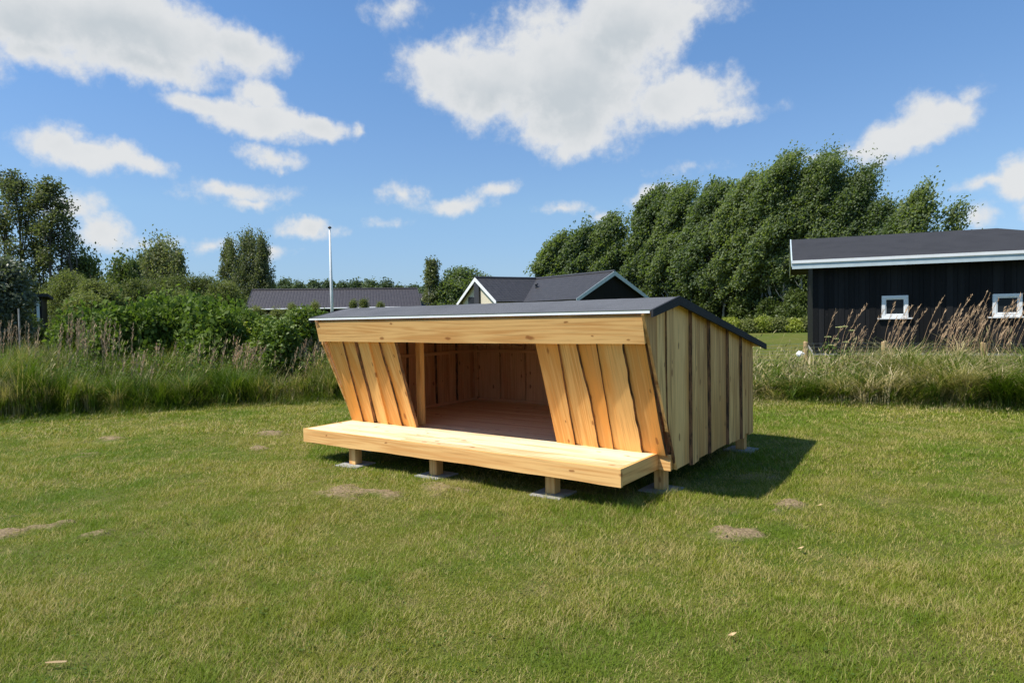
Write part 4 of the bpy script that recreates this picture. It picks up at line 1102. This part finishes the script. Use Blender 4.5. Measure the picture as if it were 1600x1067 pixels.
def limb_path(a, b, R, sag=.12, n=5):
    a = np.array(a, float); b = np.array(b, float); L = np.linalg.norm(b - a); P = []
    o = R.normal(0, 1, 3) * L * .07
    for k in range(n):
        s = k / (n - 1); P.append(a + (b - a) * s + o * math.sin(math.pi * s) + np.array([0, 0, L * sag * math.sin(math.pi * s)]))
    return P
def plant(kind, u, v, D, wpx, shape, label, cat, group, mat, seed, leaf=None, dens=1.0, hb=.25, trunk='trunk', z_off=0., streak=None, thin=False, stems=1, spread=None, n_per=60, aspect=.55, depth=None, trunk_r=None):
    """a tree or shrub whose crown tops out where the photo shows it: u, v = top centre, D = distance, wpx = crown width in photo px"""
    R = np.random.default_rng(seed)
    top = at(u, v, D); x, y = top[0], top[1]; g = float(terrain(x, y)); H = top[2] - g; W = wpx / F_PX * D / 2; dp = W * (depth or .9)
    root = thing(kind, (x, y, g - .03), label, cat, group)
    leaf = leaf or max(.05, D * .0042); spread = spread or max(.18, W * .17)
    z0 = H * hb
    # crown = lobes hung on limbs
    lobes = []; big = 7 if shape != 'cone' else 9
    nl = int({'round': 15, 'tall': 15, 'wind': 17, 'cone': 18, 'bush': 15, 'feather': 12, 'open': 26}[shape])
    for i in range(nl):
        t = (i + .5) / nl; h = z0 + (H - z0) * (t ** .9) * .93
        tt = (h - z0) / (H - z0)
        prof = {'round': math.sqrt(max(0.02, 1 - (tt * 1.9 - .85) ** 2 * .95)) if tt > .0 else .5, 'tall': (.6 + .55 * math.sin(min(1, tt * 1.3) * math.pi * .8)) * (1 - tt ** 1.7 * .85),
                'wind': .95 * (1 - tt ** 3 * .75), 'cone': (1.02 - tt) ** .8, 'bush': math.sqrt(max(.05, 1 - tt ** 2.2)), 'feather': (1.0 - tt * .72) * .9, 'open': (.6 + .55 * math.sin(tt * math.pi)) * (1 - tt ** 4 * .6)}[shape]
        ang = i * 2.399 + R.uniform(-.4, .4); rad = prof * R.uniform(.35, .72)
        cx_ = RGT * math.cos(ang) * rad * W + FWD * math.sin(ang) * rad * dp
        r = W * R.uniform(.30, .46) * (.6 + .4 * prof)
        if shape == 'open': r = W * R.uniform(.20, .30)
        rz = r * {'round': .85, 'tall': 1.7, 'wind': 1.0, 'cone': .5, 'bush': .8, 'feather': 1.5, 'open': 1.2}[shape]
        rz = min(rz, H * .16)
        lobes.append((cx_ + np.array([0, 0, min(h, H - rz * .95)]), r, rz))
    lobes.append((np.array([0, 0, H - min(W * .35, H * .13)]), W * .22, min(W * .35, H * .13)))
    if streak is not None:
        lobes = [(c + RGT * (W * .2 * (c[2] / H) ** 1.5 - W * .07), r, rz) for c, r, rz in lobes]
    mb = MB(seed); tr = trunk_r or max(.02, H * .014)
    tops = []
    for s_ in range(stems):
        bo = np.array([0, 0, 0.0]) if stems == 1 else RGT * R.uniform(-.5, .5) * W * .5 + FWD * R.uniform(-.4, .4) * W * .4
        tp = (lobes[-1][0] if s_ == 0 else lobes[nl - 1 - s_ * 2][0])
        P = limb_path(bo, tp, R, 0, 7); mb.tube(P, [tr * (1 - .85 * k / 6) * (1 if s_ == 0 else .75) for k in range(7)], 7); tops.append(P)
    for (c, r, rz) in lobes[:-1]:
        P0 = tops[int(R.integers(0, stems))]; zz = max(.12 * H, c[2] - R.uniform(.12, .3) * H)
        st = min(P0, key=lambda p: abs(p[2] - zz))
        P = limb_path(st, c, R, -.04, 5); mb.tube(P, [tr * .42, tr * .36, tr * .28, tr * .2, tr * .1], 5)
        for j in range(3 if shape in ('open', 'wind', 'tall') else 2):
            e = c + R.normal(0, .55, 3) * np.array([r, r, rz]); mb.tube(limb_path(P[3], e, R, 0, 3), [tr * .16, tr * .12, tr * .05], 4)
    mb.build('trunk' if shape != 'bush' else 'stem', [M[trunk]], root, smooth=True)
    C = []
    for (c, r, rz) in lobes:
        m = max(3, int(dens * 11 * (.6 + r / max(W, .1))))
        d = R.normal(0, 1, (m, 3)); d /= np.linalg.norm(d, axis=1)[:, None]
        q = R.uniform(.35, 1.0, (m, 1)) ** .6
        C.append(c + d * q * np.array([r, r, rz]))
    C = np.concatenate(C)
    if shape == 'bush' and streak is not None:
        m = int(26 * dens); sel = C[R.integers(0, len(C), m)]; C = np.concatenate([C, sel + UP * R.uniform(.1, .32, (m, 1))]); H = H + .12
    if shape == 'wind':
        m = int(16 * dens); hi = C[C[:, 2] > H * .55]; sel = hi[R.integers(0, len(hi), m)]; C = np.concatenate([C, sel + streak * R.uniform(.2, .75, (m, 1)) * W * .55]); H = H + .35
    if shape in ('wind', 'open', 'tall', 'feather'):   # stray leaders past the outline
        m = int(10 * dens); sel = C[R.integers(0, len(C), m)]
        C = np.concatenate([C, sel + (streak if streak is not None else np.array([0, 0, 1.0])) * R.uniform(.1, .35, (m, 1)) * W * .5])
    C[:, 2] = np.maximum(C[:, 2], .12)
    C[:, 2] = np.minimum(C[:, 2], H)
    leaf_cloud('crown' if shape != 'bush' else 'foliage', C, leaf, mat, root, R, spread, streak, n_per, aspect)
    return root

WIND = RGT * .62 + np.array([0, 0, .66]) - FWD * .1; WIND /= np.linalg.norm(WIND)
def right_wood():
    G = 'wind-bent trees of the wood right of the tiled house'
    T = [(862, 376, 64, 50, 'lowest leftmost tree of the wood with its crown just above the tiled roof'), (900, 362, 63, 58, 'second tree from the left end of the wood, rising behind the dark gable'),
         (944, 342, 62, 50, 'third tree from the left end of the wood, left of the big step up'), (1012, 300, 60, 66, 'broad tree whose crown makes the first big step up in the wood'),
         (1052, 296, 58, 66, 'tree with a ragged top directly above the shelter roof ridge'), (1104, 291, 55, 74, 'tall tree left of the highest group in the wood'),
         (1158, 282, 52, 76, 'tree just left of the highest crown in the wood'), (1214, 250, 50, 88, 'highest wind-bent crown in the wood, left of its twin top'),
         (1276, 248, 49, 92, 'highest wind-bent crown in the wood, right of its twin top, above the house corner'), (1330, 275, 48, 76, 'tree sloping down behind the left half of the black house roof'),
         (1366, 335, 47, 56, 'low tree filling the dip above the black house roof')]
    for i, (u, v, D, w, lab) in enumerate(T):
        plant('wood_tree', u, v, D, w * 1.38, 'wind', lab, 'tree', G, M['leaf_wood'], 600 + i, leaf=D * .0039, dens=2.9, hb=.14 if u < 1040 else .25, streak=WIND, spread=.60, n_per=86, depth=.8, trunk_r=.13)
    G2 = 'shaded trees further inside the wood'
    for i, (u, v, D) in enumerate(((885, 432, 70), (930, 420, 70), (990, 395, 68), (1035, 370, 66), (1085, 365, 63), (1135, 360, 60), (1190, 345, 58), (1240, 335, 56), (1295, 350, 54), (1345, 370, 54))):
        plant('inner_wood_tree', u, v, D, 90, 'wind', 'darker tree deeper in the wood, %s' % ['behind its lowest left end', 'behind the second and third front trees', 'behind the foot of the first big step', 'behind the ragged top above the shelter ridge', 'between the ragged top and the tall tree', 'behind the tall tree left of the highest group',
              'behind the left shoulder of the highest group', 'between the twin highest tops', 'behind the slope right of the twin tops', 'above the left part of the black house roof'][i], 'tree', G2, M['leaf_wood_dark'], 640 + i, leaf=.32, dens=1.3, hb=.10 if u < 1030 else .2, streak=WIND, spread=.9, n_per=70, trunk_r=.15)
    # thin tree right of them above the black roof
    plant('feathery_tree', 1432, 293, 42, 74, 'feather', 'airy wind-combed tree above the middle of the black house roof', 'tree', None, M['leaf_wood'], 671, leaf=.19, dens=1.3, hb=.3, streak=WIND, spread=.55, n_per=55)
    plant('feathery_tree', 1486, 318, 42, 60, 'feather', 'smaller airy wind-combed tree above the black house roof, right of the larger one', 'tree', None, M['leaf_wood'], 673, leaf=.18, dens=.55, hb=.45, streak=WIND, spread=.5, n_per=40)
    plant('feathery_tree', 1400, 335, 43, 60, 'wind', 'low leafy tree filling the gap below the airy tree above the black roof', 'tree', None, M['leaf_wood'], 675, leaf=.2, dens=1.3, hb=.25, streak=WIND, spread=.7, n_per=60)
    # pale trunks standing in the shade at the wood's edge
    R = random.Random(4)
    G3 = 'bare trunks in the shade at the edge of the wood'
    for i, u in enumerate((1048, 1078, 1112, 1131, 1160, 1186, 1208, 1231, 1252, 1268)):
        D = 58 - (u - 1040) * .045; b = at(u, 500, D); b[2] = .45
        m = MB(680 + i); P = [b]; h = R.uniform(3.2, 4.6); ln = R.uniform(-.25, .25)
        for k in range(1, 6): P.append(b + RGT * (ln * k * .25 + R.uniform(-.1, .1)) + np.array([0, 0, h * k / 5]))
        m.tube(P, [.11 - .012 * k for k in range(6)], 6)
        for j in range(4):
            s = P[2 + j % 4]; e = s + RGT * R.uniform(-.9, .9) + np.array([0, 0, R.uniform(.5, 1.2)]); m.tube([s, (s + e) / 2 + np.array([0, 0, -.1]), e], [.04, .03, .012], 5)
        o = m.build('bare_trunk', [M['pale_trunk']]); tag(o, 'slim bare trunk in the dark wood edge, number %s from the left' % ['one', 'two', 'three', 'four', 'five', 'six', 'seven', 'eight', 'nine', 'ten'][i], 'tree', G3)
    # undergrowth at the wood edge
    R2 = np.random.default_rng(8)
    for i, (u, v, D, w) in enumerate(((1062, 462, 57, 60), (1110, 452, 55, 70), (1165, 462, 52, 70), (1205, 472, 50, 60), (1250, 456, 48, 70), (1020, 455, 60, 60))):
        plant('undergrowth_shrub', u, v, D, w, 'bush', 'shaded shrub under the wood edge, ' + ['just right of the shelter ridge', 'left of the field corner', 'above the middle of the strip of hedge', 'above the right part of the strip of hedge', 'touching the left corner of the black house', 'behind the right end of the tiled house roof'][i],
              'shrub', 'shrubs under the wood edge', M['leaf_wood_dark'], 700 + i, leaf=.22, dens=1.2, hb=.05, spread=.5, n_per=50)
    # hedge strip at the end of the field
    for i, u in enumerate((1110, 1140, 1168, 1192, 1216, 1240, 1264, 1290)):
        plant('yellow_green_shrub', u, 499 + (i % 3) * 2, 37 - i * .2, 36, 'bush', 'low yellow-green shrub at the far field end, ' + ['hidden behind the shelter roof', 'just above the shelter rear slope', 'first from the left in view', 'second from the left in view', 'third from the left in view', 'fourth from the left in view', 'beside the black house corner', 'behind the black house corner'][i],
              'shrub', 'low shrubs at the far end of the field', M['leaf_yellow'] if i % 2 else M['leaf_willow'], 720 + i, leaf=.13, dens=1.1, hb=.05, spread=.28, n_per=50)
right_wood()

def left_trees():
    plant('tall_poplar', 20, 266, 36, 96, 'open', 'tall airy poplar at the left edge with sky showing through its crown', 'tree', 'pair of tall airy poplars at the left edge', M['leaf_poplar'], 800, leaf=.15, dens=1.4, hb=.22, stems=3, spread=.40, n_per=38, trunk_r=.11)
    plant('tall_poplar', 78, 276, 36, 84, 'open', 'tall airy poplar second from the left edge, many thin upright limbs', 'tree', 'pair of tall airy poplars at the left edge', M['leaf_poplar'], 801, leaf=.15, dens=1.3, hb=.22, stems=4, spread=.40, n_per=38, trunk_r=.10)
    plant('silver_leaved_tree', 4, 404, 17, 78, 'round', 'dark tree with silvery leaves cut by the left edge of the photo', 'tree', None, M['leaf_silver'], 802, leaf=.10, dens=1.9, hb=.16, spread=.22, n_per=55, trunk_r=.05)
    plant('dark_tree', 126, 404, 37, 78, 'round', 'dark broadleaf tree right of the tall airy poplars', 'tree', None, M['leaf_wood_dark'], 803, leaf=.17, dens=1.1, hb=.25, spread=.5, n_per=50, streak=UP)
    plant('dark_tree', 186, 420, 44, 60, 'round', 'dark tree rising left of the distant poplar pair', 'tree', None, M['leaf_wood_dark'], 804, leaf=.2, dens=1.2, hb=.2, spread=.6, n_per=55, streak=UP)
    plant('dark_tree', 206, 408, 46, 22, 'tall', 'narrow dark treetop between the dark tree and the distant poplar', 'tree', None, M['leaf_wood_dark'], 805, leaf=.18, dens=.8, hb=.2, spread=.4, n_per=45)
    plant('far_poplar', 246, 388, 58, 74, 'round', 'grey-green poplar with a split top behind the willows', 'tree', None, M['leaf_poplar'], 806, leaf=.24, dens=1.7, hb=.15, spread=.8, n_per=60, streak=UP)
    plant('far_poplar', 276, 402, 57, 34, 'tall', 'narrow side poplar right of the split-topped one', 'tree', None, M['leaf_poplar'], 807, leaf=.22, dens=1.0, hb=.15, spread=.5, n_per=50, streak=UP)
    plant('far_poplar', 220, 406, 59, 40, 'tall', 'lower poplar just left of the split-topped one', 'tree', None, M['leaf_poplar'], 812, leaf=.22, dens=1.1, hb=.15, spread=.5, n_per=50, streak=UP)
    plant('far_poplar', 356, 376, 81, 40, 'tall', 'poplar on the left side of the large one above the long roof', 'tree', None, M['leaf_poplar'], 813, leaf=.22, dens=1.2, hb=.12, spread=.5, n_per=50, streak=UP)
    plant('far_poplar', 382, 370, 80, 78, 'round', 'large poplar above the left end of the long tiled roof', 'tree', None, M['leaf_poplar'], 808, leaf=.24, dens=1.9, hb=.12, spread=.8, n_per=60, streak=UP)
    plant('far_poplar', 408, 376, 79, 40, 'tall', 'smaller poplar leaning out right of the large one above the long roof', 'tree', None, M['leaf_poplar'], 809, leaf=.22, dens=1.2, hb=.12, spread=.6, n_per=55, streak=UP)
    G = 'grey-green willows behind the leafy bushes'
    W = [(104, 424, 31, 84, 'under the tall poplars, right of the dark shed'), (150, 440, 28, 76, 'below the dark broadleaf tree'), (206, 440, 32, 80, 'left of the split poplar, half in shade'), (258, 432, 33, 92, 'directly below the split poplar'),
         (312, 432, 34, 66, 'in the gap between the two far poplars'), (350, 440, 33, 66, 'below the large poplar'), (134, 462, 26, 60, 'lower one right of the dark shed'), (296, 462, 28, 60, 'lower one between the far poplars')]
    for i, (u, v, D, w, lab) in enumerate(W):
        plant('willow', u, v, D, w * 1.15, ('round', 'open', 'tall')[i % 3], 'grey-green willow ' + lab, 'tree', G, M['leaf_willow'], 820 + i, leaf=.13, dens=1.6, hb=.08, spread=.34, n_per=60, stems=3, aspect=.3, trunk_r=.05)
    for i, (u, v, D, w, lab) in enumerate(((400, 478, 26, 56, 'in front of the left end of the long roof'), (455, 475, 27, 40, 'below the middle of the long roof, left of the flagpole'), (490, 470, 28, 36, 'just left of the flagpole'), (552, 470, 29, 12, 'tiny one right of the flagpole'), (568, 466, 29, 26, 'taller one right of the flagpole'), (594, 472, 29, 14, 'smallest one in front of the long roof, furthest right'), (430, 482, 26, 40, 'in front of the dark wall under the long roof'))):
        plant('young_willow', u, v, D, w, 'cone' if w < 30 else 'feather', 'young feathery willow ' + lab, 'shrub', 'young willows in front of the long roof', M['leaf_willow'], 840 + i, leaf=.08, dens=1.2, hb=.05, spread=.15, n_per=45, aspect=.25, trunk_r=.02)
    # dark bushes under the silver tree and round the shed
    for i, (u, v, D, w, lab) in enumerate(((12, 468, 19, 70, 'below the silver-leaved tree'), (92, 512, 21, 50, 'at the foot of the dark shed'), (38, 496, 20, 50, 'behind the thin pale stake'))):
        plant('dark_bush', u, v, D, w, 'bush', 'dark green bush ' + lab, 'shrub', 'dark bushes by the shed', M['leaf_wood_dark'], 850 + i, leaf=.09, dens=1.5, hb=.03, spread=.24, n_per=50)
    # broad leaved bushes behind the tall grass
    G = 'broad-leaved bushes behind the tall grass'
    K = [(215, 492, 15.6, 90, 'furthest left of the bright ones'), (270, 484, 16.2, 96, 'second from the left'), (322, 488, 15.6, 92, 'in the middle of the row'), (240, 478, 17.5, 96, 'taller one at the back left'), (300, 477, 18, 96, 'taller one at the back, middle'), (365, 496, 16.5, 80, 'right of the middle, lower'), (345, 500, 15.2, 80, 'low one at the front, middle'), (180, 500, 15.4, 70, 'low one at the front left'), (150, 505, 16.5, 70, 'behind the brown plumes'), (115, 508, 16.5, 60, 'right of the dark shed foot')]
    for i, (u, v, D, w, lab) in enumerate(K):
        plant('broad_leaved_bush', u, v + 5, D, w * 1.2, 'bush', 'bright green broad-leaved bush, ' + lab, 'shrub', G, M['leaf_knot'], 860 + i, leaf=.125, dens=1.8, hb=.02, spread=.25, n_per=34, aspect=.6, trunk_r=.012, stems=3, streak=UP * .8)
    plant('yellow_hedge_shrub', 378, 506, 16.0, 44, 'bush', 'yellow-green shrub left of the glossy bushes', 'shrub', None, M['leaf_yellow'], 880, leaf=.08, dens=1.3, hb=.02, spread=.15, n_per=45)
    for i, (u, v, D, w, lab) in enumerate(((420, 496, 15.0, 74, 'left of the pair beside the shelter'), (468, 482, 15.4, 86, 'touching the shelter roof corner'), (505, 490, 16.2, 70, 'behind the shelter roof corner'), (440, 505, 14.2, 70, 'low one in front beside the shelter'))):
        plant('glossy_bush', u, v, D, w * 1.1, 'bush', 'dark glossy-leaved bush, ' + lab, 'shrub', 'glossy bushes beside the shelter', M['leaf_glossy'], 885 + i, leaf=.09, dens=2.2, hb=.02, spread=.17, n_per=45, aspect=.6, trunk_r=.015, stems=3)
left_trees()

def far_trees():
    plant('birch', 674, 407, 66, 34, 'feather', 'slim birch standing between the long roof and the green bushes', 'tree', None, M['leaf_poplar'], 900, leaf=.2, dens=1.4, hb=.12, spread=.5, n_per=60, trunk='pale_trunk')
    plant('rounded_tree', 722, 423, 68, 62, 'round', 'rounded green tree left of the first white-edged gable', 'tree', None, M['leaf_wood'], 901, leaf=.26, dens=1.7, hb=.08, spread=.8, n_per=60)
    plant('rounded_tree', 700, 440, 66, 46, 'round', 'lower green tree between the birch and the rounded tree', 'tree', None, M['leaf_wood'], 902, leaf=.25, dens=1.5, hb=.08, spread=.7, n_per=60)
    plant('rounded_tree', 756, 432, 72, 40, 'round', 'green tree peeping over the first white-edged gable', 'tree', None, M['leaf_wood'], 903, leaf=.26, dens=1.2, hb=.08, spread=.7, n_per=50)
    R = random.Random(12); names = ['hidden left of the poplar', 'just right of the large poplar', 'second right of the large poplar', 'third right of the large poplar', 'left of the flagpole', 'directly behind the flagpole', 'just right of the flagpole', 'second right of the flagpole', 'third right of the flagpole',
             'above the middle of the right roof half', 'left of the small far conifer', 'above the right end of the long roof', 'behind the birch']
    for i, nm in enumerate(names):
        u = 400 + i * 22.5; v = [448, 441, 438, 444, 440, 441, 442, 439, 438, 441, 447, 448, 446][i]
        plant('distant_tree', u, v + 1, 96 + R.uniform(-4, 6), 34, 'tall' if i in (4, 5, 6, 9) else 'round', 'small distant tree over the long roof, ' + nm, 'tree', 'distant trees over the long tiled roof', M['leaf_far'], 910 + i, leaf=.36, dens=1.0, hb=.05, spread=.8, n_per=45)
    for i in range(9):
        u = [20, 70, 120, 165, 215, 300, 330, 345, 400][i]
        plant('background_tree', u, 452 + (i % 3) * 6, 70 + i, 80, 'round', 'plain green tree filling the horizon ' + ['behind the left edge tree', 'behind the dark shed', 'behind the dark broadleaf tree', 'behind the narrow dark treetop', 'left of the split poplar', 'between the far poplars, left', 'between the far poplars, middle', 'at the foot of the large poplar', 'behind the left verge of the long roof'][i],
              'tree', 'trees filling the horizon on the left', M['leaf_wood_dark'], 930 + i, leaf=.3, dens=1.0, hb=.04, spread=.9, n_per=50)
far_trees()

def lawn_weeds():
    R = np.random.default_rng(91); k = 420
    D = R.uniform(2.2, 11, k) ** 1.0; X_ = R.uniform(-.85, .85, k) * D; x = CX + FWD[0] * D + RGT[0] * X_; y = CY + FWD[1] * D + RGT[1] * X_
    kk = (band_d(x, y) < -.2) & ~((x > -.2) & (x < 4.3) & (y > -.2) & (y < 3.3)) & (soil(x, y) < .1); x, y = x[kk], y[kk]
    m = 10; cx_ = np.repeat(x, m) + R.normal(0, .05, len(x) * m); cy_ = np.repeat(y, m) + R.normal(0, .05, len(x) * m); n = len(cx_)
    z = terrain(cx_, cy_) + R.uniform(.008, .028, n); a = R.uniform(0, 6.283, n); L = R.uniform(.008, .02, n)
    d = np.stack([np.cos(a), np.sin(a), R.uniform(-.1, .35, n)], -1) * L[:, None]; sd = np.stack([-np.sin(a), np.cos(a), np.zeros(n)], -1) * L[:, None] * .5
    p = np.stack([cx_, cy_, z], -1); V = np.stack([p, p + d * .55 + sd, p + d, p + d * .55 - sd], 1).reshape(-1, 3); i = np.arange(n) * 4
    me = raw_mesh('clover', V, np.stack([i, i + 1, i + 2, i + 3], -1), [M['leaf_knot']], attrs={'lc': ('FLOAT', np.repeat(R.random(n), 4))})
    tag(link('lawn_weeds', me), 'small leafy clover and weed patches scattered through the lawn', 'weeds', kind='stuff')
lawn_weeds()

def meadow_plants():
    R = np.random.default_rng(77)
    for nm, f, s0, s1, zmax, lab, cnt in (('leafy_weeds', on_left, -9, 4.3, .95, 'leafy weeds growing through the tall grass at the left', 750), ('leafy_weeds', on_back, -5, 8.5, .6, 'leafy weeds growing through the tall grass before the black house', 260)):
        s = R.uniform(s0, s1, cnt); d = np.abs(R.normal(.5, .9, cnt)); x, y = f(s, d); z = terrain(x, y) + zmax * R.uniform(.15, 1, cnt) * (.4 + .6 * smoothstep((d + .1) / .8))
        o = leaf_cloud(nm, np.stack([x, y, z], -1), .05, M['leaf_knot'], None, R, .16, None, 26)
        tag(o, lab, 'weeds', kind='stuff')
    # brown plumes
    plumes('reed_plumes', 'upright pinkish brown flowering grass in front of the bushes at the left', M['plume'], scatter(0, 60, 13.5, 15.5, 14, 1) + scatter(80, 165, 13.2, 15.5, 30, 2) + scatter(160, 205, 13.6, 15, 6, 3), 1.1, 1.5, .06, 20, .8, .45)
    plumes('pink_grass', 'pinkish loose flowering grass beside the left side of the shelter', M['plume'], scatter(355, 500, 13.6, 15.4, 80, 4) + scatter(240, 350, 13.8, 15.2, 14, 5) + scatter(190, 240, 12.2, 12.8, 6, 6), .8, 1.12, .15, 21, .9, .45)
    plumes('reed_plumes', 'brown wind-blown reed plumes in front of the black house', M['plume_r'], scatter(1470, 1600, 12.6, 14.2, 46, 7) + scatter(1375, 1430, 12.8, 14, 15, 8) + scatter(1305, 1350, 13, 14.2, 7, 9) + scatter(1425, 1470, 12.8, 14, 6, 10) + scatter(1600, 1720, 12, 14, 24, 11) + scatter(1268, 1300, 13.2, 14, 3, 16), .85, 1.55, .36, 22, .5, .34)
    R = np.random.default_rng(31)
    for f_, s0, s1, cnt, h0, h1, lab in ((on_left, -9.3, 4.2, 1500, .8, 1.35, 'thin seeding grass stalks standing above the tall grass at the left'), (on_back, -4.5, 8.5, 1700, .55, 1.05, 'thin seeding grass stalks standing above the tangled grass at the right')):
        s = R.uniform(s0, s1, cnt); d = R.uniform(.05, 2.6, cnt); x, y = f_(s, d); h = R.uniform(h0, h1, cnt) * (.6 + .6 * vnoise(x, y, 1.7, 6)); an = R.uniform(0, 6.283, cnt)
        V1 = blades(x, y, terrain(x, y), h, np.full(cnt, .0065), h * R.uniform(.05, .4, cnt), an, R.random(cnt) * .25, 3, 1.0, bias=np.outer(h * .14, RGT))
        tip = V1[0].reshape(cnt, -1, 3)[:, -1]; low_ = V1[0].reshape(cnt, -1, 3)[:, -2]; dirn = tip - low_; dirn /= np.linalg.norm(dirn, axis=1)[:, None]
        sd = np.cross(dirn, R.normal(0, 1, (cnt, 3))); sd /= np.linalg.norm(sd, axis=1)[:, None]; L_ = R.uniform(.05, .13, cnt)[:, None]
        Vh = np.stack([tip - dirn * L_, tip - dirn * L_ * .45 + sd * .011, tip + dirn * L_ * .2, tip - dirn * L_ * .45 - sd * .011], 1).reshape(-1, 3); i4 = np.arange(cnt) * 4
        V, Fs, a, hh = merge([V1, (Vh, [np.stack([i4, i4 + 1, i4 + 2, i4 + 3], -1)], np.zeros(4 * cnt), np.ones(4 * cnt))])
        tag(link('seed_stalks', raw_mesh('seed_stalks', V, Fs, [M['stalk2']])), lab, 'flowering grass', kind='stuff')
    # straw stalks lying through the right band
    R = np.random.default_rng(3); n = 1300
    s = R.uniform(-2.5, 8.5, n); d = R.uniform(-.05, 1.9, n); x, y = on_back(s, d)
    z = terrain(x, y) + R.uniform(.0, .62, n)
    h = R.uniform(.02, .22, n)
    V, Fs, a, hh = blades(x, y, z, h, R.uniform(.006, .015, n), R.uniform(.12, .5, n), R.uniform(0, 6.283, n), R.random(n) * 0, 3, .8)
    tag(link('dry_stalks', raw_mesh('dry_stalks', V, Fs, [M['stalk']])), 'bent pale dry stalks caught in the tall grass', 'dry grass', kind='stuff')
    n = 90; s = R.uniform(-9, 3, n); d = R.uniform(-.05, 1.4, n); x, y = on_left(s, d); z = terrain(x, y) + R.uniform(.0, .4, n)
    V, Fs, a, hh = blades(x, y, z, R.uniform(.05, .3, n), R.uniform(.005, .010, n), R.uniform(.1, .35, n), R.uniform(0, 6.283, n), R.random(n) * 0, 3, .8)
    tag(link('dry_stalks', raw_mesh('dry_stalks', V, Fs, [M['stalk']])), 'few pale dry stalks in the grass at the left', 'dry grass', kind='stuff')
    # umbel plants
    for k, (u, tops, lab) in enumerate(((1300, ((1294, 528), (1306, 531), (1311, 513), (1299, 541)), 'yellow-green umbel plant in front of the left part of the black house'), (1327, ((1331, 518), (1320, 512), (1322, 536)), 'smaller umbel plant just right of the first, before the black wall'))):
        D = 13.6; b = at(u, 590, D); b[2] = float(terrain(b[0], b[1]))
        root = thing('umbel_plant', (0, 0, 0), lab, 'wild plant')
        m = MB(950 + k); f = MB(960 + k); Rr = random.Random(k)
        for (uu, vv) in tops:
            t = at(uu, vv, D + Rr.uniform(-.15, .15)); m.tube(limb_path(b, t, np.random.default_rng(k), .0, 5), [.008, .007, .006, .005, .003], 5)
            for j in range(11):
                a = j * 2.4; r = .018 * math.sqrt(j + .5); e = t + RGT * math.cos(a) * r + FWD * math.sin(a) * r + np.array([0, 0, .03 - r * .2]); m.tube([t, e], [.0016, .0012], 3)
                for q in range(5):
                    c = e + np.array([Rr.uniform(-.010, .010), Rr.uniform(-.010, .010), Rr.uniform(-.003, .005)]); f.bar(c, c + np.array([0, 0, .006]), .010, .010, up=(1, 0, 0))
        m.build('stem', [M['leaf_knot']], root); f.build('flower', [M['umbel']], root)
        leaf_cloud('foliage', np.array([b + np.array([Rr.uniform(-.15, .15), Rr.uniform(-.15, .15), Rr.uniform(.2, .7)]) for _ in range(8)]), .07, M['leaf_knot'], root, np.random.default_rng(k), .12, None, 14)
meadow_plants()
